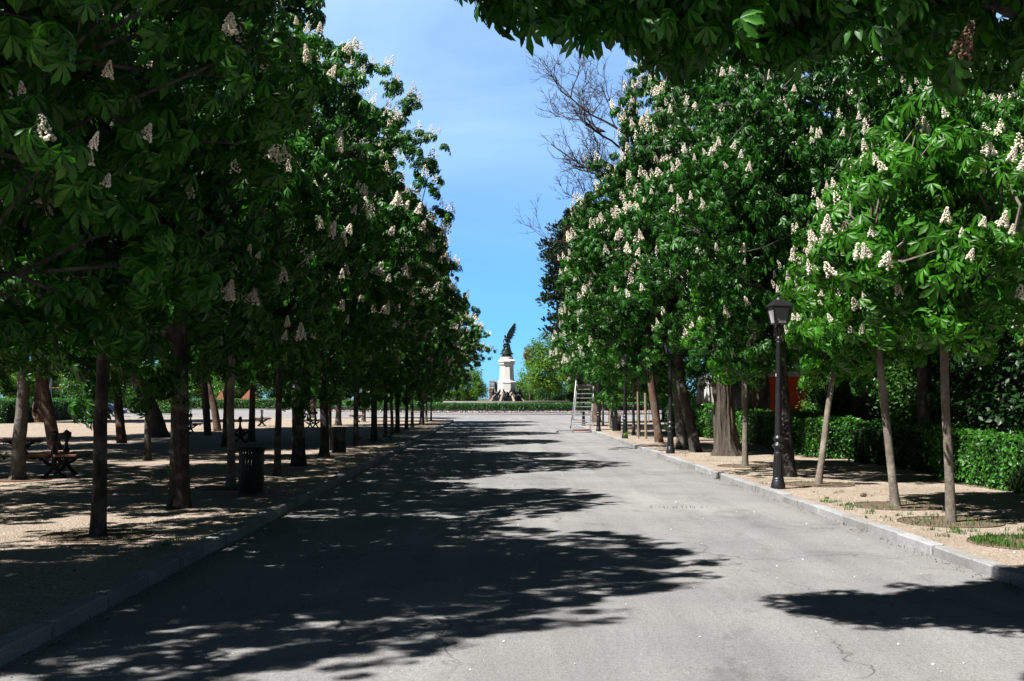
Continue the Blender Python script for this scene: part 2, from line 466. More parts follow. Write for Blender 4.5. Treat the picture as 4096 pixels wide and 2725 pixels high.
# small candle of blossom: florets round an upright spike
def candle_geo(rng, n, tri='octa'):
    V = []; F = []
    o = np.array([[1,0,0],[-1,0,0],[0,1,0],[0,-1,0],[0,0,1],[0,0,-1]], float)
    of = np.array([[0,2,4],[2,1,4],[1,3,4],[3,0,4],[2,0,5],[1,2,5],[3,1,5],[0,3,5]])
    for i in range(n):
        t = (i + rng.uniform(0, 1)) / n
        r = (.30 * (1 - t) ** .7 + .03) * rng.uniform(.75, 1.15)
        a = i * 2.4 + rng.normal(0, .3)
        s = (.10 * (1 - .5 * t)) * rng.uniform(.75, 1.2)
        c = np.array([r * math.cos(a), r * math.sin(a), t + rng.normal(0, .015) - r * .25])
        q = Matrix.Rotation(rng.uniform(0, 3), 3, Vector(unit(rng.normal(0, 1, 3))))
        v = (o * s * rng.uniform(.75, 1.3, 3)) @ np.array(q).T + c
        F.append(of + len(V) * 6); V.append(v)
    return np.concatenate(V), np.concatenate(F)
CAND = [candle_geo(_r0, 64) for _ in range(4)]
CAND_LO = [candle_geo(_r0, 26) for _ in range(3)]
CAND_ME = []
for cv, cf in CAND:
    m_ = np_mesh('flower_candle', cv, cf, False); m_.materials.append(M['flower']); CAND_ME.append(m_)
CAND_OLD = []
for cv, cf in CAND[:2]:
    m_ = np_mesh('faded_candle', cv, cf, False); m_.materials.append(M['flower_old']); CAND_OLD.append(m_)

def branch_mb(rng, ends, h, r0, n_pri=14, n_sec=70, lead=.62):
    mb = MB()
    top = h * lead
    lp = [(0, 0, .5), (rng.normal(0, .06), rng.normal(0, .06), top*.4), (rng.normal(0, .15), rng.normal(0, .15), top*.75), (rng.normal(0, .25), rng.normal(0, .25), top)]
    mb.tube(lp, [r0*.98, r0*.72, r0*.42, r0*.15], 9)
    pri = []
    idx = rng.permutation(len(ends))
    for i in idx[:n_pri]:
        e = ends[i]; s0 = np.array([0, 0, np.clip(e[2] * rng.uniform(.15, .5), .45, top*.7)])
        mid = s0 * .45 + e * .55 * .9 + np.array([0, 0, rng.uniform(.0, .35)])
        pts = [s0, s0*.72 + mid*.28 + rng.normal(0, .04, 3), mid + rng.normal(0, .08, 3), e*.8 + mid*.2, e*.97]
        rr = r0 * rng.uniform(.36, .5)
        mb.tube(pts, [rr, rr*.75, rr*.5, rr*.3, .009], 6)
        pri.append(pts)
    for i in idx[n_pri:n_pri+n_sec]:
        e = ends[i]
        best = min((p for pts in pri for p in pts[1:4]), key=lambda p: np.sum((p - e)**2))
        mid = (best + e) / 2 + rng.normal(0, .12, 3)
        mb.tube([best, mid, e], [.022, .015, .007], 4)
    return mb

class Crown: pass

def make_crown(seed, r, h, n_spray, per, n_in, leaf_len, leaf_mat, trunk_r, n_candle, squash=.7, taper=.25, amp=.22, kk=(6, 9), bark=None, spread=.62, cs_=1.0):
    """crown of leafy sprays (branch ends carrying whorls of leaves) round a darker leafy inside"""
    rng = np.random.default_rng(seed)
    c = np.array([0, 0, h * .46])
    def place(d, f):
        lu = lumps(np.random.default_rng(seed + 900), d, 18, amp)
        hz = np.where(d[:, 2:3] > 0, 1 - taper * np.clip(d[:, 2:3], 0, 1) ** .8, 1.0)
        ax = np.concatenate([np.full((len(d), 2), r) * hz, np.where(d[:, 2:3] > 0, h * .54, h * .46 * squash)], 1)
        return c + d * ax * (lu * f)[:, None]
    ds = fib(n_spray, rng)
    cs = place(ds, rng.uniform(.84, 1.04, n_spray))
    sp = np.repeat(np.arange(n_spray), per); n = len(sp)
    d = ds[sp]
    # flat drooping disc of tips, lying between horizontal and the crown's surface
    nn = unit(d * .55 + UP * .75 + np.repeat(rng.normal(0, .18, (n_spray, 3)), per, 0))
    U = unit(np.cross(nn, unit(rng.normal(0, 1, (1, 3))))); W = np.cross(nn, U)
    a = rng.uniform(0, 6.28, n); q = spread * np.sqrt(rng.uniform(0, 1, n)) * np.repeat(rng.uniform(.7, 1.2, n_spray), per)
    tips = cs[sp] + U * (q * np.cos(a))[:, None] + W * (q * np.sin(a))[:, None] - nn * (.45 * q**2 / spread)[:, None] + rng.normal(0, .07, (n, 3))
    di = unit(rng.normal(0, 1, (n_in, 3))); tin = place(di, rng.uniform(.25, .78, n_in))
    ax_s = unit(d * .5 + UP * .62 + unit(tips - cs[sp]) * .35 + rng.normal(0, .14, d.shape)); ax_i = unit(di * .4 + UP * .8 + rng.normal(0, .25, di.shape))
    v, f = whorls(rng, tips, ax_s, leaf_len, *kk)
    v2, f2 = whorls(rng, tin, ax_i, leaf_len * 1.3, 6, 8)
    f = np.concatenate([f, f2 + len(v)]); v = np.concatenate([v, v2])
    o = Crown(); o.c = c; o.h = h
    o.me = np_mesh('crown', v, f); o.me.materials.append(leaf_mat)
    fr = np.repeat(np.linalg.norm(cs - c, axis=1), per); ro = np.linalg.norm(tips - c, axis=1)
    ok = np.where((d[:, 2] > -.7) & (ro > fr - .12) & (tips[:, 2] - cs[sp][:, 2] > -.28))[0]; ok = rng.permutation(ok)[:n_candle]
    o.cpos = tips[ok] + ax_s[ok] * leaf_len * .7; o.cax = unit(ax_s[ok] * .35 + UP * .9 + rng.normal(0, .14, (len(ok), 3))); o.cd = d[ok]
    o.csc = rng.uniform(.16, .30, len(ok)) * cs_
    ref = np.tile(np.array([[1.0, 0, 0]]), (len(ok), 1)); Y = unit(np.cross(o.cax, ref)); X = np.cross(Y, o.cax)
    bv, bf = scatter(CAND_LO, rng, o.cpos, X, Y, o.cax, o.csc)
    o.blossom = np_mesh('blossom', bv, bf, False); o.blossom.materials.append(M['flower'])
    o.br = branch_mb(rng, np.concatenate([cs, tin[:40]]), h, trunk_r).mesh('branches', bark or M['bark'], True)
    return o

def trunk_mb(rng, path, rads, n=14, rough=.10, flare=1.45, lumpy=0.0, twist=.0):
    """bark-ridged tapering trunk along a path"""
    mb = MB()
    P = [Vector(p) for p in path]
    # resample
    m = 26; pts = []; rr = []
    for i in range(m + 1):
        t = i / m * (len(P) - 1); k = min(int(t), len(P) - 2); u = t - k
        p0 = P[max(k-1, 0)]; p1 = P[k]; p2 = P[k+1]; p3 = P[min(k+2, len(P)-1)]
        q = .5 * ((2*p1) + (p2-p0)*u + (2*p0-5*p1+4*p2-p3)*u*u + (-p0+3*p1-3*p2+p3)*u**3)
        pts.append(q); r = rads[k] * (1-u) + rads[k+1] * u
        hgt = (q.z - P[0].z)
        r *= 1 + (flare - 1) * math.exp(-hgt / .16)
        rr.append(r)
    ph = rng.uniform(0, 6.28, 6); am = rng.uniform(.3, 1, 6)
    vs = []; fs = []
    for i, p in enumerate(pts):
        for k in range(n):
            a = 2 * math.pi * k / n + twist * i / m
            z = p.z
            w = 1 + rough * (am[0]*math.sin(3*a+ph[0]+z*.8) + am[1]*math.sin(5*a+ph[1]-z*1.3) + am[2]*.7*math.sin(2*a+ph[2]+z*2.6)) * .5
            if lumpy: w += .040*math.sin(15*a+ph[1]+1.6*math.sin(z*2.3)) + .028*math.sin(23*a+ph[2]+1.2*math.sin(z*3.1)) + .02*math.sin(37*a+z*2)
            w += lumpy * max(0, math.sin(2*a+ph[3]+z*3.1) * math.sin(z*4.7+ph[4]+a)) + rng.normal(0, rough*.18)
            if z - pts[0].z < .25: w += .10 * (flare-1) * math.sin(5*a+ph[5]) * (1-(z-pts[0].z)/.25) * 2
            vs.append((p.x + rr[i]*w*math.cos(a), p.y + rr[i]*w*math.sin(a), p.z - (.06 if i == 0 else 0)))
    for i in range(m):
        for k in range(n):
            fs.append((i*n+k, i*n+(k+1) % n, (i+1)*n+(k+1) % n, (i+1)*n+k))
    fs.append(tuple(range(m*n, (m+1)*n)))
    mb.add(vs, fs)
    return mb
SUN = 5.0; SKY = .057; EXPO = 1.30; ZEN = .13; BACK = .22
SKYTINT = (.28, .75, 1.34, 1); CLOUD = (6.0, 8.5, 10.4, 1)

# ------------------------------------------------------------------ ground, road, kerbs
def arc(cx, cy, r, a0, a1, n=14):
    return [(cx + r*math.cos(R(a0 + (a1-a0)*i/n)), cy + r*math.sin(R(a0 + (a1-a0)*i/n))) for i in range(n+1)]
sheet('ground', [(-1500,-400),(1500,-400),(1500,3000),(-1500,3000)], -.02, M['earth'])
sheet('road', [(-110,-12),(90,-12),(90,176),(-110,176)], 0.0, M['road'])

EDGE_L = [(-3.05,-8)] + [(-3.05, y) for y in range(0, 80, 6)] + arc(-11.05, 80, 8, 0, 82) + [(-30,90.5),(-60,92.5),(-100,94)]
EDGE_R = [(4.55,-8)] + [(4.55, y) for y in range(0, 64, 6)] + [(4.55,66)] + arc(10.05, 66, 5.5, 180, 98) + [(24,72.6),(80,75)]
def offset(line, d):
    out = []
    for i, p in enumerate(line):
        a = Vector(line[max(i-1,0)]); b = Vector(line[min(i+1, len(line)-1)])
        t = (b - a).normalized(); out.append((p[0] - t.y*d, p[1] + t.x*d))
    return out
def bed(name, line, d, far):
    """raised gravel bed: fine grid strip next to the kerb so that the ground is not dead flat"""
    inner = offset(line, d)
    poly = [(x, y) for x, y in inner] + far
    o = sheet(name, poly, GZ, M['gravel'])
    mb = MB()
    return o
bed('gravel_path', EDGE_L, .13, [(-100,94),(-100,-8)])
bed('gravel_walk', EDGE_R, -.13, [(80,75),(80,-8)])

def kerb(name, line, side, w=.15, seed=0):
    rng = random.Random(seed); mb = MB()
    pts = [Vector((p[0], p[1], 0)) for p in line]
    L = [0]
    for a, b in zip(pts, pts[1:]): L.append(L[-1] + (b-a).length)
    def at(s):
        for i in range(len(pts)-1):
            if s <= L[i+1] or i == len(pts)-2:
                u = (s - L[i]) / (L[i+1]-L[i]); return pts[i].lerp(pts[i+1], u)
    s = 0
    while s < L[-1] - .3:
        ln = min(rng.uniform(.85, 1.15), L[-1]-s)
        a = at(s + .014); b = at(s + ln - .014); t = (b-a); c = (a+b)/2
        nrm = Vector((-t.y, t.x, 0)).normalized() * side
        rz = math.atan2(t.y, t.x)
        h = .118 + rng.uniform(-.010, .010)
        c = c + nrm * (w/2 + rng.uniform(-.012, .012))
        mb.box((c.x, c.y, h/2 - .03), (t.length, w, h + .06), rz + rng.uniform(-.004, .004), rng.uniform(-.02, .02), rng.uniform(-.004, .004), .014)
        s += ln
    o = mb.build(name, M['granite']); tag(o, kind='structure'); return o
kerb('kerb', EDGE_L, 1, .17, 1)
kerb('kerb_stones', EDGE_R, -1, .15, 2)

# far edge of the square: kerb and pavement
def ring_prism(name, c, r0, r1, z0, z1, mat, a0=0, a1=360, n=96):
    mb = MB(); vs = []; fs = []
    for i in range(n+1):
        a = R(a0 + (a1-a0)*i/n); ca, sa = math.cos(a), math.sin(a)
        for (r, z) in ((r0,z0),(r1,z0),(r1,z1),(r0,z1)): vs.append((c[0]+r*ca, c[1]+r*sa, z))
    for i in range(n):
        for k in range(4):
            fs.append((i*4+k, i*4+(k+1)%4, (i+1)*4+(k+1)%4, (i+1)*4+k))
    mb.add(vs, fs); return mb.build(name, mat)
MC = (1.15, 140.0)
tag(ring_prism('pavement_kerb', MC, 27.6, 28.0, -.05, .15, M['granite'], 180, 360), kind='structure')
tag(ring_prism('pavement', MC, 23.2, 27.59, -.05, .146, M['paving'], 180, 360), kind='structure')
tag(ring_prism('flower_bed_soil', MC, 8.0, 23.19, -.05, .17, M['soil'], 0, 360), kind='structure')
mbk = MB()
for x in np.arange(-100, -24, 2.0): mbk.box((x+1, 160 + .03*x, .06), (1.98, .3, .25), .03, 0, 0, .02)
tag(mbk.build('far_kerb', M['granite']), kind='structure')
sheet('far_pavement', [(-110,157.2),(-24,159.6),(-24,176),(-110,176)], .14, M['gravel'])

# ------------------------------------------------------------------ crowns
print('crowns')
CR = {}
for i, s in enumerate((11, 23, 37)):
    CR['A%d' % i] = make_crown(s, 3.3, 7.4, 90, 11, 600, .168, M['leaf'], .09, 300, .95, .30, .30, cs_=.66)
for i, s in enumerate((41, 53)):
    CR['B%d' % i] = make_crown(s, 1.2, 3.1, 34, 7, 110, .18, M['leaf_young'], .04, 90, .9, .3, .27, (6, 8), M['bark_pale'], .4, .66)
for i, s in enumerate((47, 59)):
    CR['Y%d' % i] = make_crown(s, 1.75, 4.3, 50, 7, 190, .168, M['leaf'], .045, 80, .9, .35, .27, (6, 8), M['bark'], .46, .75)
for i, s in enumerate((61, 73)):
    CR['C%d' % i] = make_crown(s, 3.2, 9.8, 106, 11, 620, .168, M['leaf'], .12, 430, .95, .45, .32)
for i, s in enumerate((83, 97)):
    CR['D%d' % i] = make_crown(s, 3.5, 9.0, 150, 9, 640, .168, M['leaf'], .11, 420, .95, .26, .22, spread=.7)
print('crowns done')

_tr = np.random.default_rng(77)
CAM = Vector((0, 0, 1.65))
def chestnut(x, y, tr, fork, cr, sc, rot, label, lean=(0,0), bark='bark', candles=0, rough=.10, flare=1.4, group=None, name='chestnut_tree', lumpy=0.0, n=14, path=None, rads=None):
    root = empty(name, (x, y, GZ)); tag(root, label, 'tree', group)
    tr *= .86
    p = path or [(0,0,-.02), (lean[0]*.3, lean[1]*.3, fork*.34), (lean[0]*.68+_tr.normal(0,.02), lean[1]*.68, fork*.7), (lean[0], lean[1], fork + .35), (lean[0]*1.1, lean[1]*1.1, fork + 1.1)]
    r = rads or [tr*1.04, tr*.95, tr*.88, tr*.84, tr*.5]
    tm = trunk_mb(_tr, p, r, n, rough, flare, lumpy)
    tm.build('trunk', M[bark], root, True, 60)
    C = CR[cr]
    cro = link(bpy.data.objects.new('crown', C.me), root)
    bro = link(bpy.data.objects.new('branches', C.br), root)
    for o in (cro, bro):
        o.location = (lean[0], lean[1], fork); o.rotation_euler = (0, 0, rot); o.scale = sc
    if candles:
        W = Matrix.Translation((x, y, GZ)) @ Matrix.Translation(cro.location) @ Matrix.Rotation(rot, 4, 'Z') @ Matrix.Diagonal((*sc, 1))
        to = (CAM - W @ Vector(C.c)).normalized()
        sco = []
        for i in range(len(C.cpos)):
            dd = (W.to_3x3() @ Vector(C.cd[i])).normalized()
            sco.append((dd.dot(to), i))
        sco.sort(reverse=True)
        rest = [i for s, i in sco[candles:] if s > -.5]
        if len(rest) > 3:
            cx = C.cax[rest]; Yv = unit(np.cross(cx, np.tile(np.array([[1.0, 0, 0]]), (len(rest), 1)))); Xv = np.cross(Yv, cx)
            bv, bf = scatter(CAND_LO, np.random.default_rng(len(rest)), C.cpos[rest], Xv, Yv, cx, C.csc[rest])
            bme = np_mesh('blossom', bv, bf, False); bme.materials.append(M['flower'])
            tag(link(bpy.data.objects.new('blossom', bme), cro), kind='stuff')
        for s, i in sco[:candles]:
            if s < -.4: break
            c = link(bpy.data.objects.new('flower_candle', CAND_ME[i % 4]), cro)
            q = Vector((0,0,1)).rotation_difference(Vector(C.cax[i]))
            c.rotation_mode = 'QUATERNION'; c.rotation_quaternion = q
            c.location = C.cpos[i]; w_ = _tr.uniform(.8, 1.2); c.scale = (C.csc[i]*w_, C.csc[i]*w_, C.csc[i]*_tr.uniform(.8, 1.15))
    else:
        b = link(bpy.data.objects.new('blossom', C.blossom), cro); tag(b, kind='stuff')
    return root

AVE = 'chestnut trees lining the avenue'
LX = -4.5
left = [
 # y, trunk r, x, crown, scale, candles, bark, label
 (9.4, .12, -4.6, 'A1', (.98,.86,1.0), 70, 'bark', 'nearest chestnut of the left row, trunk out of view, crown filling the upper left corner'),
 (12.9, .094, -4.48, 'Y0', (1.05,1.05,1.0), 80, 'bark', 'slim straight chestnut in a round tree pit, nearest trunk beside the left kerb'),
 (16.2, .16, -4.48, 'A2', (.94,.78,1.0), 80, 'bark', 'black-looking chestnut with the thickest straight trunk left of the near litter bin'),
 (19.9, .085, -4.62, 'Y1', (.95,.95,.95), 80, 'bark_pale', 'chestnut with slim pale trunk half hidden by the near litter bin'),
 (22.9, .083, -4.4, 'Y0', (1.0,1.0,1.05), 80, 'bark', 'slim grey chestnut just right of the near litter bin'),
 (26.2, .175, -4.55, 'D0', (.98,.80,.88), 80, 'bark', 'thick chestnut with slightly leaning trunk midway between the two left litter bins'),
 (30.4, .14, -4.6, 'D1', (.95,.78,.86), 80, 'bark', 'dark chestnut touching the left side of the farther slatted litter bin'),
 (33.9, .09, -5.0, 'Y1', (1,1,1), 0, 'bark', 'chestnut standing just behind the farther slatted litter bin'),
 (37.4, .10, -4.62, 'Y0', (1.05,1.05,1.1), 0, 'bark', 'straight slim chestnut first to the right of the farther litter bin'),
 (41.3, .14, -4.46, 'D1', (.92,.78,.88), 80, 'bark', 'stout chestnut with weeds round its foot, second right of the farther litter bin'),
 (46.0, .105, -4.53, 'Y1', (1.1,1.1,1.1), 0, 'bark', 'dark slim chestnut third right of the farther litter bin'),
 (48.9, .084, -4.5, 'Y0', (.95,.95,1), 0, 'bark_pale', 'thin pale trunked chestnut close before a stout dark one in the left row'),
 (51.4, .128, -4.5, 'D0', (.95,.8,.9), 0, 'bark', 'stout dark chestnut right behind the thin pale trunk of the left row'),
 (57.0, .10, -4.55, 'Y1', (1.15,1.15,1.2), 0, 'bark', 'dark chestnut sixth from the far end of the left row'),
 (60.7, .10, -4.52, 'Y0', (1.2,1.2,1.2), 0, 'bark', 'slim chestnut fifth from the far end of the left row'),
 (65.2, .08, -4.3, 'Y1', (1.1,1.1,1.2), 0, 'bark', 'slim dark chestnut fourth from the far end of the left row'),
 (68.0, .16, -4.5, 'D1', (.95,.9,.85), 0, 'bark_grey', 'stout chestnut with sunlit grey trunk near the far end of the left row'),
 (74.0, .09, -4.6, 'Y0', (1.3,1.3,1.3), 0, 'bark', 'chestnut last but one in the left row before the square'),
 (77.5, .07, -4.5, 'D0', (1.08,1.0,.78), 0, 'bark', 'last slim chestnut of the left row, beside the open square'),
]
for i, (y, tr, x, cr, sc, cn, bk, lab) in enumerate(left):
    chestnut(x, y, tr, 1.95, cr, sc, 1.7*i + .4, lab, (.04*math.sin(i*2.1), .05*math.cos(i)), bk, cn, group=AVE, flare=1.34)

ROW2 = 'trees standing among the benches on the gravel'
row2 = [
 (-10.5, 4.6, .12, 'A2', 1.0, 'bark', 'unseen second-row chestnut added at the near left, its crown shading the left row'),  # unseen tree, added out of view for the shade it throws
 (-7.7, 6.6, .14, 'D0', .86, 'bark', 'tall second-row chestnut whose crown shades the nearest left tree'),  # unseen tall tree added to block the sun from the near crown
 (-14.6, 22.5, .16, 'A2', 1.0, 'bark', 'unseen chestnut added in the third row beyond the left edge for shade, nearest of those'),  # unseen trees added past the left edge to streak the gravel with shadow
 (-14.2, 28.6, .16, 'A0', 1.0, 'bark', 'unseen chestnut added in the third row beyond the left edge for shade, before the furrowed pine'),
 (-18.6, 34.0, .16, 'A1', 1.05, 'bark', 'unseen chestnut added in the fourth row beyond the left edge for shade'),
 (-20.0, 41.5, .16, 'A2', 1.05, 'bark', 'unseen chestnut added farther back in the fourth row beyond the left edge for shade'),
 (-8.9, 16.2, .12, 'A0', 0.95, 'bark', 'second-row chestnut on the left with its foliage behind the nearest slim trunk'),
 (-9.1, 21.8, .15, 'A1', 0.92, 'bark_grey', 'chestnut with smooth grey trunk in a rusty ring at the left edge before the benches'),
 (-8.45, 24.3, .09, 'Y1', 1.0, 'bark', 'slim dark chestnut just right of the nearest double bench'),
 (-8.7, 28.6, .10, 'Y0', 1.0, 'bark', 'slim dark chestnut whose trunk curves right near the top, before the leaning pine'),
 (-8.75, 36.8, .12, 'Y1', 1.05, 'bark', 'dark slim tree on the gravel between the thickest trunk and the pale bin-side trunk'),
 (-8.8, 40.9, .14, 'A2', 0.95, 'bark_grey', 'grey tree on the gravel above the near litter bin'),
 (-9.0, 52.0, .14, 'Y0', 1.1, 'bark', 'shaded second-row tree between the two slim trunks right of the near bin'),
 (-9.0, 64.6, .2, 'A1', 0.95, 'bark', 'dark tree in the second row seen behind the farther litter bin'),
 (-8.9, 76.0, .15, 'Y1', 1.2, 'bark', 'second-row tree next to the farthest double bench'),
]
for i, (x, y, tr, cr, s, bk, lab) in enumerate(row2):
    path = None
    if 'curves right' in lab:
        path = [(-.02,0,-.02),(-.03,0,.9),(.02,0,1.7),(.22,0,2.25),(.4,0,3.0)]
    chestnut(x, y, tr, 2.25, cr, (s, s, s*(1.4 if cr == 'D0' else .95)), 2.3*i, lab, (.06, 0), bk, 0, group=ROW2, flare=1.4, path=path, rads=[tr*.9,tr*.82,tr*.78,tr*.72,tr*.5] if path else None)

# right side: young trees, then the old ones
YG = 'young chestnuts along the right kerb'
chestnut(5.64, 14.16, .068, 2.15, 'B0', (1.12,1.1,1.02), .3, 'young chestnut with straight mottled trunk in a round pit, nearest on the right', (-.05,.0), 'bark_pale', 50, .08, 1.2, YG)
chestnut(5.68, 16.25, .072, 2.02, 'B1', (.88,.88,.95), 1.5, 'young chestnut with trunk bending to the left, second from the right edge', (-.20,.05), 'bark_pale', 50, .10, 1.2, YG)
chestnut(5.74, 20.4, .07, 1.9, 'B0', (.85,.8,1.0), 2.9, 'young chestnut leaning right, just right of the nearest lamp post', (.42,.3), 'bark_pale', 30, .09, 1.2, YG)
chestnut(5.63, 25.9, .08, 1.9, 'B1', (1.05,1.05,1.12), 4.1, 'young chestnut with forked slim trunk before the old burred tree', (.02,0), 'bark_pale', 30, .08, 1.2, YG)
OLD = 'old chestnuts on the right side'
chestnut(5.75, 22.5, .16, 2.3, 'A1', (.86,.86,.92), 2.0, 'dark thick chestnut standing directly behind the nearest lamp post', (-.02,.55), 'bark', 98, .12, 1.25, OLD)
chestnut(6.2, 30.8, .335, 2.35, 'C0', (1.02,1.0,1.0), .2, 'massive old chestnut with burrs and deep furrows on its flaring trunk', (-.12,0), 'bark_old', 98, .16, 1.5, OLD, lumpy=.20, n=72)
chestnut(5.75, 32.9, .185, 2.3, 'C1', (.98,.98,.98), 2.4, 'old chestnut with thick trunk leaning strongly left, behind the second lamp post', (-.52,0), 'bark', 98, .12, 1.35, OLD, n=18)
chestnut(5.72, 35.0, .2, 2.3, 'A2', (1.0,1.0,1.1), 1.1, 'broad shaded chestnut whose trunk is partly hidden by the leaning one', (-.3,0), 'bark_grey', 98, .14, 1.4, OLD, n=18)
chestnut(5.7, 46.0, .085, 1.95, 'Y0', (1.25,1.25,1.25), .7, 'slim chestnut with pale foot third from the reddish leaning trunk', (0,0), 'bark_grey', 0, group=AVE)
chestnut(5.72, 47.9, .07, 1.95, 'Y1', (1.25,1.25,1.25), 2.9, 'thin chestnut between two thicker ones right of the third lamp post', (.02,0), 'bark_grey', 0, group=AVE)
chestnut(5.62, 50.0, .1, 1.95, 'Y0', (1.25,1.25,1.25), 4.0, 'chestnut with pale foot just right of the third lamp post', (0,0), 'bark', 0, group=AVE)
chestnut(5.8, 55.8, .11, 1.9, 'C1', (.84,.84,.92), 5.0, 'dark double-looking chestnut just left of the third lamp post', (.05,0), 'bark', 0, group=AVE)
chestnut(5.9, 58.8, .09, 2.0, 'C0', (.74,.74,.92), 1.9, 'chestnut with tall crown standing farther back behind the third lamp post', (.05,0), 'bark', 0, group=AVE)
chestnut(5.9, 63.6, .065, 1.6, 'D0', (.8,.8,.62), 3.3, 'last thin pale chestnut of the right row, by the lamp post near the ladder', (0,0), 'bark_grey', 0, group=AVE)
BK = 'trees beyond the clipped hedge'
chestnut(10.6, 33.0, .30, 3.2, 'C0', (.95,.95,1.05), 3.0, 'tall chestnut with sunlit furrowed trunk behind the hedge', (0,0), 'bark_old', 98, .15, 1.3, BK, n=56, lumpy=.06)
chestnut(9.3, 24.6, .2, 3.6, 'C1', (.8,.8,.85), .9, 'dark trunked chestnut behind the hedge right of the bent young tree', (-.05,0), 'bark', 0, .1, 1.3, BK)
chestnut(12.6, 21.5, .2, 2.4, 'A2', (1.1,1.1,1.15), 1.9, 'leafy chestnut behind the laurels at the right edge', (0,0), 'bark', 0, .1, 1.3, BK)
chestnut(12.0, 28.0, .2, 2.4, 'A0', (1.1,1.1,1.2), 2.6, 'broad chestnut filling the gap behind the dark trunk beyond the hedge', (0,0), 'bark', 0, .1, 1.3, BK)
chestnut(13.4, 40.0, .25, 2.6, 'C1', (1.0,1.0,1.0), 4.4, 'chestnut behind the ivy-grown trunk beyond the hedge', (0,0), 'bark', 0, .1, 1.3, BK)
chestnut(10.6, 52.0, .2, 2.9, 'C0', (.95,.95,.95), 5.2, 'chestnut standing by the folded white parasols', (0,0), 'bark', 0, .1, 1.3, BK)

# ---- overhanging tree on the right, close to the camera
def overhang():
    rng = np.random.default_rng(5)
    tips = []
    for (xa, xb, num) in ((-.25, .7, 60), (.7, 1.6, 170), (1.6, 2.6, 330), (2.6, 4.2, 560), (4.2, 6.8, 420)):
        got = 0
        while got < num:
            x = rng.uniform(xa, xb); y = rng.uniform(5.6, 9.8); z = rng.uniform(3.2, 7.8)
            low = np.interp(x, [-.25, .4, .8, 1.2, 1.6, 2.5, 3.6, 6.8], [4.28, 4.18, 4.10, 4.02, 4.08, 4.06, 3.95, 3.75])
            low += (y - 7.5) * .26 + .10 * math.sin(x*6.1 + y*1.3) + .09 * math.sin(x*2.3 - y*3.1)
            hi = np.interp(x, [-.25, .5, 1.2, 2.2, 3.4, 6.8], [4.8, 5.1, 5.5, 6.2, 7.4, 7.8])
            y0 = np.interp(x, [-.25, 1.0, 2.4, 3.5], [7.1, 6.9, 6.4, 5.8]); y1 = np.interp(x, [-.25, 1.0, 2.4, 3.5], [7.8, 8.2, 8.8, 9.8])
            if z < low or z > hi or y < y0 or y > y1: continue
            if rng.uniform() > np.interp(z - low, [0, .8, 3], [1, .8, .45]): continue
            tips.append((x, y, z)); got += 1
    tips = np.array(tips)
    q = []  # unseen clump of tips placed to cast a second shadow on the road
    while len(q) < 120:
        x = rng.uniform(-.1, 4.2); y = rng.uniform(4.5, 5.5); z = rng.uniform(4.5, 5.6)
        if rng.uniform() < np.interp(x, [-.1, 1.2, 2.5], [.25, .7, 1]) and abs(y - 5.0) < np.interp(x, [-.1, 2], [.2, .5]): q.append((x, y, z))
    more = [tips, np.array(q)]
    for ka, kb in ((.35, 1.2), (1.0, 2.2), (1.8, 3.2)):  # unseen leaf layers added towards the sun keep the visible leaves shaded
        kk = rng.uniform(ka, kb, len(tips)); more.append((tips + kk[:, None] * np.array([-.60, -.36, 1.0]) + rng.normal(0, .12, tips.shape))[rng.uniform(0, 1, len(tips)) < .8])
    tips = np.concatenate(more)
    ax = unit(np.array([[-.35, -.05, .8]]) + rng.normal(0, .28, tips.shape))
    v, f = whorls(rng, tips, ax, .155, 6, 8)
    root = empty('chestnut_tree', (6.3, 7.6, GZ))
    tag(root, 'dark shaded chestnut with big leaves reaching over the road into the top right corner', 'tree', AVE)
    off = np.array([6.3, 7.6, GZ])
    me = np_mesh('crown', v - off, f); me.materials.append(M['leaf'])
    cro = link(bpy.data.objects.new('crown', me), root)
    trunk_mb(rng, [(0,0,-.02),(0,.02,1.2),(-.05,0,2.4),(-.1,0,3.4)], [.17,.155,.15,.14], 14, .1, 1.4).build('trunk', M['bark'], root, True)
    mb = MB()
    t2 = tips - off
    lim = []
    for ex, ey, ez in ((-5.9,.0,4.75),(-5.2,.4,4.9),(-4.4,-.8,5.0),(-3.6,.9,5.2),(-2.4,-1.2,5.6),(-1.5,1.2,6.2),(-.6,-.6,6.8),(-5.6,-2.6,4.9),(-3.0,-2.4,5.0)):
        s = np.array([-.1,0,2.9]); e = np.array([ex,ey,ez]) ; mid = s*.5+e*.5+np.array([0,0,.45])
        pts = [s, s*.6+mid*.4, mid, mid*.4+e*.6+np.array([0,0,.08]), e]
        mb.tube(pts, [.07,.055,.042,.025,.008], 7); lim.append(pts)
    allp = np.array([p for pts in lim for p in pts[1:]])
    for e in t2[rng.permutation(len(t2))[:170]]:
        b = allp[np.argmin(np.sum((allp - e)**2, 1))]
        mb.tube([b, (b+e)/2 + rng.normal(0,.08,3), e], [.018,.012,.005], 4)
    mb.build('branches', M['bark'], root, True)
    low = np.argsort(tips[:, 2] + rng.uniform(0, 1.2, len(tips)))[:150]
    for i in rng.permutation(low)[:20]:
        c = link(bpy.data.objects.new('faded_flower_candle', CAND_OLD[i % 2]), cro)
        c.location = t2[i] + np.array([rng.uniform(-.1,.1), -.12, rng.uniform(-.12,.05)]); c.scale = (.17,.17,.19)
        c.rotation_euler = (rng.uniform(-.5,.5), rng.uniform(-.5,.5), 0)
overhang()

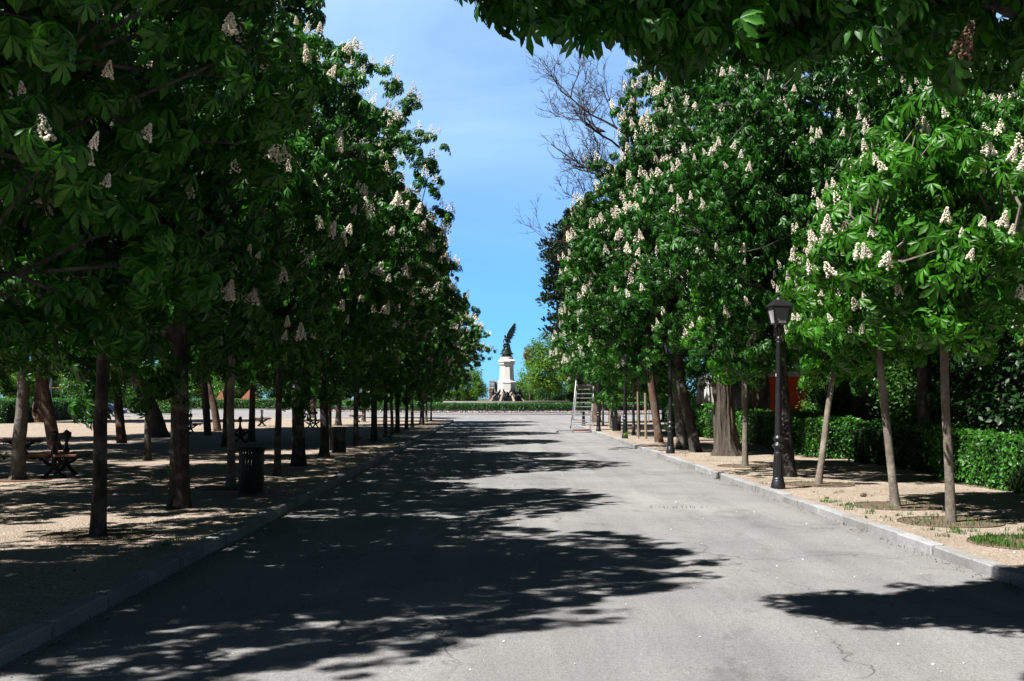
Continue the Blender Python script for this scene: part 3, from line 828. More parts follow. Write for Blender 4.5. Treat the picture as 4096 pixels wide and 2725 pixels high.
# ------------------------------------------------------------------ small-leaved foliage
def blade(n=1):
    v = np.array([[0,0,0],[.5,.26,.05],[.5,-.26,.05],[1,0,-.06],[.5,0,-.03]], float)
    f = np.array([[0,4,1],[0,2,4],[1,4,3],[4,2,3]])
    return v, f
SMALL = [blade()]
v4 = np.array([[0,0,0],[.55,.3,.06],[1,0,-.05],[.5,-.28,.04]], float)
DIAM = [(v4, np.array([[0,2,1],[0,3,2]]))]
def frames(rng, n, nrm, jitter=.6):
    N = unit(nrm + rng.normal(0, jitter, (n, 3)))
    ref = unit(rng.normal(0, 1, (n, 3))); X = unit(np.cross(N, ref)); Y = np.cross(N, X)
    return X, Y, N

def lump_field(seed, P, k, amp):
    rng = np.random.default_rng(seed); w = rng.normal(0, 1, (9, 3)) * k; ph = rng.uniform(0, 6.28, 9)
    return amp * np.sin(P @ w.T + ph).mean(1) * 2.2

def hedge(name, pts, width, h, label, n_per=330, leaf=.06, mat='leaf_hedge', seed=0, z0=GZ, cat='hedge', group=None, wav=.11):
    """clipped hedge along a line: dense dark core and leaves over its whole skin"""
    rng = np.random.default_rng(seed)
    P = [np.array(p, float) for p in pts]
    V = []; F = []; leafP = []; leafN = []
    for a, b in zip(P, P[1:]):
        t = b - a; L = np.linalg.norm(t); t /= L; nr = np.array([-t[1], t[0]])
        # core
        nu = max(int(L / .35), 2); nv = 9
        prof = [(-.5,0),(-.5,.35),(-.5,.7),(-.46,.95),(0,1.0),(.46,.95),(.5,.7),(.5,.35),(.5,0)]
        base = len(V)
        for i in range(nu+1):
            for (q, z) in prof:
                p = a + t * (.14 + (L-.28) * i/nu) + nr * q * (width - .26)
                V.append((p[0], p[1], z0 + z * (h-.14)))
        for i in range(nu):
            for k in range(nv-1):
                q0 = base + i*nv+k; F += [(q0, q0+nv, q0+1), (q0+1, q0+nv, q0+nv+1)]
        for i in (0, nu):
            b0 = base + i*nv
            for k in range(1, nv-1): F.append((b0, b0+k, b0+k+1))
        # skin samples
        for (cnt, kind) in ((int(L*h*n_per), -1), (int(L*h*n_per), 1), (int(L*width*n_per), 0), (int(width*h*n_per), 2), (int(width*h*n_per), 3)):
            s = rng.uniform(0, L, cnt); u = rng.uniform(0, 1, cnt)
            if kind in (-1, 1): q = np.full(cnt, kind*.5*width); z = u**.9*h; nn = np.tile(np.array([nr[0]*kind, nr[1]*kind, .35]), (cnt,1))
            elif kind == 0: q = (u-.5)*width; z = np.full(cnt, h); nn = np.tile(np.array([0,0,1.0]), (cnt,1))
            else:
                s = np.full(cnt, 0.0 if kind == 2 else L); q = (u-.5)*width; z = rng.uniform(0,h,cnt); sg = -1 if kind == 2 else 1
                nn = np.tile(np.array([t[0]*sg, t[1]*sg, .3]), (cnt,1))
            p = np.stack([a[0]+t[0]*s+nr[0]*q, a[1]+t[1]*s+nr[1]*q, z0+z], 1)
            keep = lump_field(seed+31, p, 2.4, 1.0) > -1.15
            leafP.append(p[keep]); leafN.append(nn[keep])
    V = np.array(V, float); lp = np.concatenate(leafP); ln = np.concatenate(leafN)
    lp = lp + unit(ln) * (lump_field(seed+1, lp, 1.6, wav) + lump_field(seed+2, lp, 5.0, wav*.5) + rng.normal(0,.025,len(lp)))[:, None]
    lp[:, 2] = np.maximum(lp[:, 2], z0 + .02)
    X, Y, N = frames(rng, len(lp), unit(ln), .65)
    lv, lf = scatter(SMALL, rng, lp - X*leaf*.5, X, Y, N, leaf * rng.uniform(.7, 1.35, len(lp)))
    me = np_mesh(name, np.concatenate([lv, V]), np.concatenate([lf, np.array(F) + len(lv)]), False, np.concatenate([np.zeros(len(lf)), np.ones(len(F))]))
    me.materials.append(M[mat]); me.materials.append(M['hedge_core'])
    o = link(bpy.data.objects.new(name, me)); tag(o, label, cat, group); return o

# generic bushy crown of small leaves, and pine crown of needle tufts
def bushy_crown(seed, rx, h, n, leaf, mat, amp=.28, extra=None):
    rng = np.random.default_rng(seed)
    nd = 90
    d = unit(rng.normal(0, 1, (nd, 3))); lu = lumps(np.random.default_rng(seed+5), d, 14, amp)
    cl = np.array([0,0,h*.5]) + d * np.array([rx, rx, h*.5]) * (lu * rng.uniform(.45, .92, nd))[:, None]
    w = rng.integers(0, nd, n)
    dd = unit(rng.normal(0, 1, (n, 3))); rr = rng.uniform(.2, 1, n) ** .5
    p = cl[w] + dd * np.array([1,1,.75]) * (rr * rx * rng.uniform(.2, .34, n))[:, None]
    p[:, 2] = np.maximum(p[:, 2], .02)
    X, Y, N = frames(rng, n, unit(dd*.7 + UP*.6), .5)
    v, f = scatter(DIAM, rng, p, X, Y, N, leaf * rng.uniform(.7, 1.3, n))
    me = np_mesh('crown', v, f, False); me.materials.append(M[mat])
    c = Crown(); c.me = me; c.c = np.array([0,0,h*.5]); c.h = h
    c.br = branch_mb(rng, cl, h, .16, 10, 30).mesh('branches', M['bark'], True)
    return c
CRB = {
 'F0': bushy_crown(101, 3.9, 7.4, 12000, .26, 'leaf_far'), 'F1': bushy_crown(102, 3.6, 6.8, 11000, .26, 'leaf_far', .34),
 'G0': bushy_crown(103, 3.6, 6.8, 12000, .26, 'leaf_bush'), 'G1': bushy_crown(104, 3.4, 6.2, 11000, .24, 'leaf_bush', .34),
 'S0': bushy_crown(105, 1.4, 2.5, 11000, .10, 'leaf_dark', .3), 'S1': bushy_crown(106, 1.4, 2.4, 11000, .10, 'leaf_bush', .3),
}
def leafy(name, x, y, key, sc, rot, label, cat, group=None, tr=.16, fork=1.8, z0=0.0, trunk=True, bark='bark'):
    root = empty(name, (x, y, z0)); tag(root, label, cat, group)
    C = CRB[key]
    cro = link(bpy.data.objects.new('crown', C.me), root)
    objs = [cro]
    if trunk:
        trunk_mb(_tr, [(0,0,-.05),(.03,0,fork*.4),(0,.05,fork*.8),(0,0,fork+.5)], [tr*1.05,tr,tr*.9,tr*.8], 10, .1, 1.4).build('trunk', M[bark], root, True)
        objs.append(link(bpy.data.objects.new('branches', C.br), root))
    for o in objs:
        o.location = (0, 0, fork if trunk else 0); o.rotation_euler = (0,0,rot); o.scale = sc
    return root

# far trees either side of the monument and round the square
FAR = 'trees beyond the square'
leafy('broadleaf_tree', 7.6, 166, 'F0', (1.1,1.1,1.2), .4, 'pale green broadleaf tree just right of the monument, tallest there', 'tree', FAR, .28, 1.3, bark='bark_grey')
leafy('broadleaf_tree', 11.8, 158, 'F1', (1.15,1.1,1.05), 1.4, 'light green broadleaf tree with forked grey trunk left of the ladder', 'tree', FAR, .25, 2.0, bark='bark_grey')
leafy('broadleaf_tree', 5.2, 190, 'F1', (.8,.8,.75), 2.2, 'low yellow-green tree close behind the right flank of the monument', 'tree', FAR, .2, .6)
leafy('broadleaf_tree', -4.5, 172, 'F0', (.78,.78,.7), 3.0, 'light green tree left of the monument beside the distant towers', 'tree', FAR, .2, .8)
leafy('broadleaf_tree', -9.6, 168, 'G0', (.8,.8,.8), .8, 'green tree with thin dark trunk left of the monument', 'tree', FAR, .2, 1.4)
leafy('broadleaf_tree', 17.5, 165, 'G1', (1.1,1.1,1.0), 4.1, 'green tree behind the ladder and lamp posts', 'tree', FAR, .2, 1.2)
leafy('broadleaf_tree', 24, 160, 'F0', (1.0,1.0,.9), 4.9, 'pale tree far behind the thin trunks of the right row', 'tree', FAR, .2, 1.2)
leafy('broadleaf_tree', 32, 152, 'G0', (1.2,1.2,1.1), 5.6, 'green tree far behind the reddish leaning trunk', 'tree', FAR, .2, 1.0)
lf = [(-14,178,'F1',1.0,'pale tree behind the far end of the left row'),(-20,186,'G0',1.05,'green tree behind the far white kiosk'),(-27,178,'F0',1.0,'light green tree left of the white kiosk'),
      (-34,184,'G1',1.1,'bushy tree behind the farther litter bin, beyond the square'),(-41,178,'G0',1.1,'bushy tree behind the red climbing roofs'),(-48,186,'F1',1.2,'pale tree between the two red climbing roofs'),
      (-56,176,'G0',1.2,'dark green tree behind the reddish leaning pine'),(-64,182,'F0',1.25,'light green tree seen between the pine trunks'),(-73,176,'F1',1.25,'yellow-green tree behind the yellow pergola'),
      (-82,178,'G1',1.3,'green tree far left behind the parked cars'),(-92,172,'F0',1.3,'light green tree at the left edge above the hedge'),(-62,150,'F1',.9,'pale tree beside the yellow pergola'),(-47,132,'G1',.85,'dark green tree left of the clipped hedge block'),
      (-70,128,'F0',1.0,'sunlit light green tree directly behind the parked cars'),(-17,196,'G0',1.2,'dark tree farther back behind the white kiosk'),(-30,200,'G1',1.3,'dark tree farther back beyond the far hedge'),(-45,200,'G0',1.3,'dark tree behind the play roofs, second rank'),(-60,202,'G1',1.4,'dark second-rank tree behind the reddish pine'),(-76,198,'G0',1.4,'dark second-rank tree behind the pergola'),(-92,196,'G1',1.5,'dark second-rank tree behind the cars'),(-52,112,'F1',.9,'light green tree behind the left-edge hedge'),(-42,126,'G1',.8,'bushy tree right of the parked cars')]
for i, (x, y, k, s, lab) in enumerate(lf):
    leafy('broadleaf_tree', x, y, k, (s*1.15, s*1.15, s), i*1.3, lab, 'tree', FAR, .2, .25)
rb = [(16,62,'G0',1.1,'shaded bushy tree behind the orange building'),(21,48,'G1',1.2,'dark bushy tree right of the orange building'),(24,70,'G0',1.3,'tall bushy tree at the back of the orange building'),
      (17,29,'G1',1.2,'dark bushy tree beyond the laurels at the right edge'),(20,38,'G0',1.3,'dark bushy tree behind the furrowed trunk beyond the hedge'),(12,82,'G1',1.1,'bushy tree across the side road behind the third lamp post'),(22,92,'G0',1.2,'bushy tree far back between the leaning trunks')]
for i, (x, y, k, s, lab) in enumerate(rb):
    leafy('broadleaf_tree', x, y, k, (s, s, s), i*1.7, lab, 'tree', 'shaded trees behind the hedge', .2, 1.2 if y < 80 else .8)
# rusty-coloured top right of the monument
leafy('rusty_tree', 4.9, 172, 'F1', (.3,.3,.5), 1.0, 'rust-brown treetop showing beside the pale tree right of the monument', 'tree', FAR, .12, 6.3)
for ch in list(bpy.data.objects):
    if ch.parent and ch.parent.name.startswith('rusty_tree') and ch.name.startswith('crown'):
        ch.data = ch.data.copy(); ch.data.materials[0] = M['leaf_brown']

for i, (x, y, s, lab) in enumerate([(4.2,176,1.5,'low green bush behind the foot of the monument, right of it'),(8.3,174,1.8,'low bush under the tallest pale tree right of the monument'),(12.2,170,1.8,'low bush under the forked tree left of the ladder'),(16.0,172,2.0,'low bush behind the ladder foot'),
      (-5.2,178,1.6,'low bush under the tree next to the distant towers'),(-8.8,176,1.8,'low bush under the thin-trunked tree left of the monument'),(-12.8,178,2.0,'low bush at the far end of the left row'),(20.5,168,2.0,'low bush far behind the thin trunks of the right row')]):
    leafy('bush', x, y, 'S1', (s, s, s), i*1.3, lab, 'bush', 'low bushes beyond the monument', trunk=False)
# laurels behind the near hedge
LA = 'laurel shrubs behind the hedge'
for i, (x, y, k, s, lab) in enumerate([(10.4,18.6,'S0',1.25,'tall glossy laurel behind the sunlit hedge at the right edge'),(10.2,21.0,'S0',1.3,'dark glossy laurel between the near hedge and the dark trunk'),
      (10.6,23.4,'S0',1.2,'dark laurel left of the dark trunk behind the hedge'),(10.9,16.4,'S0',1.3,'glossy laurel cut off by the right edge'),(10.8,27.5,'S1',1.15,'green shrub behind the shaded hedge'),
      (11.2,30.0,'S0',1.2,'dark shrub right of the furrowed trunk beyond the hedge'),(11.5,37,'S1',1.1,'green shrub left of the furrowed trunk beyond the hedge'),(15.3,49.5,'S1',1.35,'green shrub in front of the orange building')]):
    leafy('laurel_shrub', x, y, k, (s, s, s), i*1.1, lab, 'shrub', LA, z0=GZ, trunk=False)

# pine with dark tufted crown behind the right row
def pine_crown(seed, rx, h, n_cl, per, blade_len):
    rng = np.random.default_rng(seed)
    d = unit(rng.normal(0, 1, (n_cl, 3)))
    lv = rng.uniform(0, 1, n_cl)
    c = np.stack([d[:,0]*rx*rng.uniform(.3,1,n_cl)*np.interp(lv,[0,.3,.8,1],[.75,1,.9,.4]), d[:,1]*rx*rng.uniform(.3,1,n_cl)*np.interp(lv,[0,.3,.8,1],[.75,1,.9,.4]), lv*h], 1)
    w = np.repeat(np.arange(n_cl), per); n = len(w)
    dd = unit(rng.normal(0,1,(n,3)) + UP*.35)
    p = c[w] + dd * np.array([1,1,.55]) * (rng.uniform(.15,.75,n))[:,None]
    X = unit(dd*.8 + UP*.5 + rng.normal(0,.25,(n,3))); Y = unit(np.cross(X, unit(rng.normal(0,1,(n,3))))); Z = np.cross(X,Y)
    tpl = [(np.array([[0,.10,0],[0,-.10,0],[1,.02,.05],[.9,.25,.0],[.9,-.25,0]],float), np.array([[0,1,2],[0,2,3],[1,4,2]]))]
    v, f = scatter(tpl, rng, p, X, Y, Z, blade_len * rng.uniform(.7,1.2,n))
    me = np_mesh('crown', v, f, False); me.materials.append(M['needle'])
    k = Crown(); k.me = me; k.c = np.array([0,0,h*.5]); k.h = h
    k.br = branch_mb(rng, c, h, .2, 16, 50, .8).mesh('branches', M['bark_grey'], True)
    return k
CRB['P0'] = pine_crown(7, 4.0, 8.4, 260, 120, .27)
CRB['P1'] = pine_crown(8, 3.0, 4.5, 230, 100, .28)
def pine(x, y, tr, path, rads, key, sc, rot, label, bark='bark_pine', rough=.14, group='pines on the gravel', crown_z=None):
    root = empty('pine_tree', (x, y, GZ)); tag(root, label, 'pine', group)
    trunk_mb(_tr, path, rads, 18, rough, 1.15).build('trunk', M[bark], root, True, 60)
    C = CRB[key]
    for nm, me in (('crown', C.me), ('branches', C.br)):
        o = link(bpy.data.objects.new(nm, me), root); o.location = path[-1] if crown_z is None else (path[-1][0], path[-1][1], crown_z); o.scale = sc; o.rotation_euler = (0,0,rot)
    return root
pine(6.6, 76, .3, [(0,0,0),(0,0,2),(-.1,0,4),(-.2,0,5.6)], [.32,.3,.28,.26], 'P0', (1.0,1.0,1.0), 0, 'tall dark pine rising behind the far end of the right row', group=None)
def tp(dx, H=7.0): return [(0,0,-.02),(dx*.25,0,1.5),(dx*.6,0,3.5),(dx,0,H)]
pine(-13.3, 34.5, .2, tp(-1.2), [.20,.17,.165,.14], 'P1', (1.7,1.7,1.3), .4, 'dark furrowed pine behind the nearest double bench', 'bark_pine')
pine(-13.0, 39.7, .16, tp(-.7), [.17,.15,.14,.12], 'P1', (1.6,1.6,1.3), 1.4, 'reddish pine with straight trunk left of the thick leaning grey trunk', 'bark_pine')
pine(-13.5, 46, .3, [(0,0,-.02),(-.52,0,1.35),(-1.25,0,2.75),(-2.6,0,5.6)], [.36,.30,.30,.24], 'P1', (1.7,1.7,1.3), 2.2, 'thick grey trunk leaning steeply to the left on the gravel', 'bark_grey')
pine(-13.2, 54, .17, [(0,0,-.02),(-.18,0,1.1),(-.55,0,2.7),(-1.0,0,6.5)], [.18,.165,.15,.12], 'P1', (1.7,1.7,1.3), 3.1, 'red-barked pine leaning left beside the near litter bin', 'bark_pine')
pine(-14.7, 91, .26, tp(.1), [.27,.25,.22,.2], 'P1', (1.7,1.7,1.3), 4.0, 'sunlit pine trunk at the far edge of the gravel', 'bark_pine')
pine(-12.0, 47.5, .15, tp(-.5), [.16,.14,.13,.11], 'P1', (1.6,1.6,1.2), 5.0, 'grey pine leaning slightly left above the near litter bin', 'bark_grey')
pine(-29.5, 74, .45, tp(.2), [.5,.45,.42,.36], 'P1', (2.2,2.2,1.6), 5.6, 'thick pine trunk behind the hedge at the left edge', 'bark_pine')
pine(9.6, 42, .38, [(0,0,-.02),(.05,0,1.4),(-.05,0,2.8),(.1,0,5.5)], [.40,.38,.42,.36], 'P1', (1.7,1.7,1.3), 2.6, 'stout shaggy trunk grown over with ivy behind the hedge', 'bark_old', .32, group=None)

# ------------------------------------------------------------------ bare tree with pigeon
def bare_tree():
    rng = np.random.default_rng(21)
    root = empty('bare_tree', (5.7, 40, GZ)); tag(root, 'leafless pollarded tree with reddish leaning trunk and fine grey twigs against the sky', 'tree')
    path = [(0,0,-.02),(-.22,0,1.6),(-.42,0,3.4),(-.75,-.1,6.5),(-1.05,-.1,9.4),(-1.2,-.1,11.8)]
    rads = [.15,.135,.13,.12,.11,.10]
    trunk_mb(rng, path, rads, 14, .12, 1.2).build('trunk', M['bark_pine'], root, True, 60)
    mb = MB()
    def grow(p, d, L, r, lev):
        n = 5; pts = [p]; q = p.copy(); dd = d.copy()
        for i in range(n):
            dd = unit(dd + rng.normal(0, .16, 3) + np.array([0,0,.07])); q = q + dd*L/n; pts.append(q.copy())
        mb.tube(pts, [r*(1-.55*i/n) for i in range(n+1)], 6 if lev < 2 else 4, cap=False)
        if lev >= 4: return
        kids = {0: 6, 1: 5, 2: 4, 3: 3}[lev]
        for k in range(kids):
            t = rng.integers(1, n+1)
            nd = unit(dd*.8 + rng.normal(0, .5, 3) * np.array([1,.8,1]) + np.array([-.12,0,.12]))
            grow(pts[t], nd, L*rng.uniform(.45,.7), max(r*.5, .008), lev+1)
    for (z, dx, dz, L, r) in ((10.9,-.8,.6,2.6,.06),(10.2,-1,.15,2.2,.06),(9.3,-.9,.35,2.3,.07),(8.3,-1,.1,2.5,.06),(7.6,-1,.25,2.2,.05),(6.6,-1,-.02,2.5,.05),(5.6,-1,.05,2.0,.04),(4.6,-.8,-.05,1.7,.04),(11.3,.5,.8,1.6,.05),(9.0,.9,.5,1.6,.05)):
        x = np.interp(z, [p[2] for p in path], [p[0] for p in path])
        grow(np.array([x,-.1,z]), unit(np.array([dx, rng.uniform(-.5,.3), dz])), L*.92, r*.8, 0)
    # sawn stubs
    mb.tube([(-1.0,-.1,9.3),(-1.75,-.15,9.75),(-1.95,-.15,9.85)], [.11,.10,.10], 10)
    mb.tube([(-1.15,-.1,11.2),(-.85,-.1,12.0),(-.8,-.1,12.6)], [.09,.085,.085], 10)
    mb.build('twigs', M['twig'], root, True)
bare_tree()
def skin_body(name, mat, pts, edges, radii, parent=None, sub=1, rootv=0):
    me = bpy.data.meshes.new(name); me.from_pydata([tuple(p) for p in pts], edges, []); me.update()
    o = link(bpy.data.objects.new(name, me))
    md = o.modifiers.new('skin', 'SKIN'); 
    for i, r in enumerate(radii):
        sv = me.skin_vertices[0].data[i]; sv.radius = (r, r) if not hasattr(r, '__len__') else r
        sv.use_root = (i == rootv)
    ss = o.modifiers.new('sub', 'SUBSURF'); ss.levels = sub; ss.render_levels = sub
    dg = bpy.context.evaluated_depsgraph_get(); dg.update()
    m2 = bpy.data.meshes.new_from_object(o.evaluated_get(dg))
    bpy.data.objects.remove(o); bpy.data.meshes.remove(me)
    m2.name = name; m2.materials.clear(); m2.materials.append(mat)
    m2.polygons.foreach_set('use_smooth', [True]*len(m2.polygons))
    return link(bpy.data.objects.new(name, m2), parent)
pg = skin_body('pigeon', M['iron'], [(0,0,0),(.09,0,.05),(.14,0,.11),(.19,0,.12),(-.12,0,-.04),(-.22,0,-.09),(.02,.03,-.1),(.02,-.03,-.1)], [(0,1),(1,2),(2,3),(0,4),(4,5),(0,6),(0,7)],
               [(.075,.07),(.06,.06),(.035,.035),(.01,.01),(.05,.05),(.03,.012),(.01,.01),(.01,.01)])
pg.location = (3.62, 39.85, 11.14); pg.rotation_euler = (0,0,2.8); tag(pg, 'small dark pigeon perched on a bare branch against the sky', 'bird')

# ------------------------------------------------------------------ hedges
HG = 'clipped hedges along the right walk'
hedge('hedge', [(9.0,14.0),(8.85,21.9)], 1.0, .90, 'sunlit clipped hedge at the right edge behind the nearest young tree', 520, .075, seed=1, group=HG)
hedge('hedge', [(9.35,22.6),(9.1,28.2)], .9, .96, 'dark shaded hedge below the dark trunk beyond the walk', 380, .07, seed=2, group=HG)
hedge('hedge', [(8.75,28.9),(8.6,34.2)], 1.0, 1.02, 'sunlit hedge left of the bent young tree, in front of the furrowed trunk', 450, .075, seed=3, group=HG)
hedge('hedge', [(9.2,34.8),(9.1,43.0)], 1.0, 1.08, 'shaded hedge behind the nearest lamp post', 330, .075, seed=4, group=HG)
hedge('hedge', [(8.6,43.6),(8.5,54.0)], 1.0, 1.15, 'sunlit hedge between the leaning trunk and the old burred trunk', 330, .075, seed=5, group=HG)
hedge('hedge', [(-70,66.5),(-31.6,68.5)], 1.0, 1.15, 'clipped hedge at the left edge behind the brown post', 150, .09, seed=6)
hedge('hedge', [(-30.6,70),(-32.5,94)], 1.2, 1.5, 'dark shaded hedge behind the white slatted bench', 150, .09, seed=7)
hedge('hedge', [(-32.3,118),(-37.5,120)], 2.4, 1.9, 'sunlit clipped hedge block left of the leaning grey trunk', 150, .12, seed=8)
hedge('hedge', [(-96,159.4),(-25,161.6)], 1.4, 1.45, 'long low hedge along the far side of the square', 60, .15, seed=9, wav=.12)
hedge('hedge', [(-24,164),(-11,170)], 2.0, 1.2, 'far hedge right of the white kiosk', 60, .15, seed=10, wav=.12)
hedge('hedge', [(18,150),(48,140)], 2.0, 2.0, 'hedge behind the thin trunks across the side road', 70, .15, seed=11, wav=.16)
hedge('hedge', [(13.0,128.5),(16.5,131)], 2.2, 1.9, 'loose light green bush behind the ladder', 100, .15, 'leaf_far', seed=12, cat='shrub', wav=.25)

# round bed of the monument: low hedge, hooped railing, flowers
pts = [(MC[0]+22.0*math.cos(R(a)), MC[1]+22.0*math.sin(R(a))) for a in range(212, 330, 4)]
hedge('hedge', pts, 1.5, 1.0, 'low clipped hedge ringing the monument basin', 90, .12, seed=13, z0=.17, wav=.06)
def hoop_fence():
    mb = MB(); r = 23.0; st = .26 / r
    a = R(212)
    while a < R(328):
        p = [Vector((MC[0]+r*math.cos(a+st*u), MC[1]+r*math.sin(a+st*u), .16 + z)) for u, z in ((0,0),(0,.38),(.25,.56),(.75,.64),(1.25,.56),(1.5,.38),(1.5,0))]
        mb.tube(p, .017, 4, False)
        a += st
    for z in (.14, .34):
        mb.tube([(MC[0]+r*math.cos(R(q)), MC[1]+r*math.sin(R(q)), .16+z) for q in range(212, 329, 2)], .02, 4, False)
    o = mb.build('hoop_railing', M['steel_green']); tag(o, 'low dark green railing of overlapping hoops round the monument bed', 'railing')
hoop_fence()
rng = np.random.default_rng(31); n = 5200
aa = rng.uniform(R(214), R(326), n); rr_ = rng.uniform(23.25, 24.4, n)
P = np.stack([MC[0]+rr_*np.cos(aa), MC[1]+rr_*np.sin(aa), rng.uniform(.17,.34,n)], 1)
X, Y, N = frames(rng, n, np.tile(np.array([[0,-.6,.8]]), (n,1)), .4)
v, f = scatter(DIAM, rng, P, X, Y, N, rng.uniform(.07,.14,n))
me = np_mesh('flower_border', v, f, False); me.materials.append(M['pansy'])
tag(link(bpy.data.objects.new('flower_border', me)), kind='stuff')
n = 3000; aa = rng.uniform(R(214), R(326), n); rr_ = rng.uniform(23.2, 24.4, n)
P = np.stack([MC[0]+rr_*np.cos(aa), MC[1]+rr_*np.sin(aa), rng.uniform(.15,.26,n)], 1)
X, Y, N = frames(rng, n, np.tile(np.array([[0,0,1.0]]), (n,1)), .6)
v, f = scatter(DIAM, rng, P, X, Y, N, rng.uniform(.08,.16,n))
me = np_mesh('border_leaves', v, f, False); me.materials.append(M['leaf_bush'])
tag(link(bpy.data.objects.new('border_leaves', me)), kind='stuff')

# ------------------------------------------------------------------ monument
bas = MB(); bas.lathe([(7.6,.0),(7.6,.85),(7.8,.92),(7.8,1.12),(7.3,1.12),(7.3,.75),(7.0,.7)], 64, (MC[0]-.0, MC[1], .19), 0, False)
bo = bas.build('fountain_basin', M['paving'], None, True); tag(bo, 'round low stone fountain basin behind the monument hedge', 'fountain')
wt = NT('basin_water'); wm = wt.done(wt.bsdf((.05,.09,.10), .08, .5, 0, wt.bump(wt.noise(wt.pos(), 6, 4), .1, .02)).outputs[0])
w = MB(); w.lathe([(7.28,.9),(.01,.9)], 64, (MC[0], MC[1], .0), 0, False); w.build('water', wm, bo)

mon = empty('monument', (MC[0], MC[1], 0)); tag(mon, 'white octagonal stone pedestal with bronze winged figure on top, at the end of the avenue', 'monument')
O8 = R(22.5)
mb = MB(); k = 1/math.cos(O8)
def oc(prof, c=(0,0,0)): mb.lathe([(r*k, z) for r, z in prof], 8, c, O8)
oc([(1.13,2.25),(1.10,3.46)]); oc([(1.165,2.42),(1.165,2.5),(1.13,2.56)])
oc([(1.12,3.46),(1.14,3.52),(1.14,3.64),(1.02,3.72),(1.0,3.80),(.96,3.84),(.93,3.94)])
oc([(.90,3.93),(.81,5.66)])
oc([(.82,5.64),(.93,5.78),(.96,5.86),(.96,6.02),(1.05,6.10),(1.06,6.22),(1.0,6.28),(.80,6.44)])
pe = mb.build('pedestal', M['stone'], mon, False)
mb = MB(); mb.lathe([(.80,6.40),(.79,6.68),(.76,6.71),(.4,6.71)], 32); mb.build('round_cap', M['stone'], mon, True)
mb = MB(); oc([(2.1,.9),(1.15,2.28)]); mb.build('sloping_base', M['stone_dark'], mon)
mb = MB()
for i in range(8):
    a = O8 + i*math.pi/4
    mb.tube([(2.3*k*math.cos(a), 2.3*k*math.sin(a), .95), (1.2*k*math.cos(a), 1.2*k*math.sin(a), 2.33)], [.17,.13], 4)
mb.build('corner_ribs', M['stone_dark'], mon)
# bronze beast masks on the sloping faces (a plain stand-in)
def mask():
    mb = MB()
    mb.ball((0,0,.75), .27, 10, 8, (1,.8,1.15)); mb.ball((0,-.2,.62), .15, 8, 6, (1,1,.8))
    for s in (-1,1):
        mb.tube([(s*.2,-.02,.9),(s*.36,.0,1.12),(s*.40,.02,1.36)], [.13,.10,.012], 6)
        mb.ball((s*.11,-.2,.82), .05, 6, 4)
        mb.tube([(s*.22,-.05,.6),(s*.42,-.15,.35),(s*.3,-.22,.12),(s*.55,-.35,-.1)], [.12,.10,.09,.05], 7)
        mb.tube([(s*.1,-.15,.5),(s*.2,-.28,.2),(s*.05,-.3,.02),(s*.28,-.45,-.15)], [.10,.08,.07,.04], 7)
    mb.ball((0,-.1,.35), .25, 8, 6, (1.1,.7,1))
    return mb.mesh('bronze_mask', M['bronze_dark'], True, 60)
mk = mask()
for i in range(8):
    a = i*math.pi/4
    o = link(bpy.data.objects.new('bronze_mask', mk), mon); o.location = (1.62*math.cos(a), 1.62*math.sin(a), 1.22); o.rotation_euler = (0,0,a + math.pi/2); o.scale = (1.2,1.2,1.2)
mb = MB(); mb.lathe([(.70,6.71),(.71,6.84),(.66,6.86),(.62,6.92),(.55,6.98),(.54,7.12),(.3,7.2)], 24); mb.build('bronze_plinth', M['bronze'], mon, True)
# rock
rk = np.random.default_rng(4); mb = MB(); prof = []
n = 16; m = 9
vs = []; fs = []
for j in range(m+1):
    t = j/m; rad = .60*(1-t)**.75 + .17
    for q in range(n):
        a = 2*math.pi*q/n; rr = rad*(1+rk.uniform(-.14,.14))
        vs.append((-.02 + rr*math.cos(a)*1.0, rr*math.sin(a)*.85, 7.05 + t*1.05 + rk.uniform(-.03,.03)))
for j in range(m):
    for q in range(n): fs.append((j*n+q, j*n+(q+1)%n, (j+1)*n+(q+1)%n, (j+1)*n+q))
fs.append(tuple(range(m*n, (m+1)*n)))
mb.add(vs, fs); mb.build('rock', M['bronze'], mon, True, 30)
# seated winged figure: a plain stand-in (x to the right, -y to the camera)
pts = [(0.10,-.05,8.28), (.06,-.06,8.52), (-.04,-.08,8.78), (-.12,-.10,8.98), (-.17,-.12,9.10), (-.24,-.15,9.27),   # pelvis..head
       (.20,-.16,8.25), (.36,-.30,7.86), (.46,-.34,7.42), (.56,-.44,7.22), (.60,-.58,7.18),                           # straight leg
       (-.08,-.16,8.26), (-.42,-.34,8.20), (-.30,-.30,7.80), (-.40,-.42,7.62),                                        # bent leg
       (.10,-.18,8.94), (.26,-.26,8.66), (.24,-.30,8.40), (.20,-.34,8.30),                                             # arm resting
       (-.30,-.12,8.92), (-.44,-.22,8.66), (-.36,-.38,8.44), (-.32,-.42,8.34)]                                         # other arm
ed = [(0,1),(1,2),(2,3),(3,4),(4,5),(0,6),(6,7),(7,8),(8,9),(9,10),(0,11),(11,12),(12,13),(13,14),(3,15),(15,16),(16,17),(17,18),(3,19),(19,20),(20,21),(21,22)]
ra = [.19,.165,.19,.15,.075,(.12,.14),.15,.115,.075,.06,.05,.15,.12,.085,.06,.095,.07,.055,.05,.095,.07,.055,.05]
fig = skin_body('bronze_figure', M['bronze'], pts, ed, ra, mon, 2)
mb = MB(); mb.ball((-.215,-.11,9.31), .135, 10, 7, (1.0,1.05,.95)); mb.ball((-.13,-.02,9.22), .09, 8, 6); mb.build('hair', M['bronze'], fig, True)
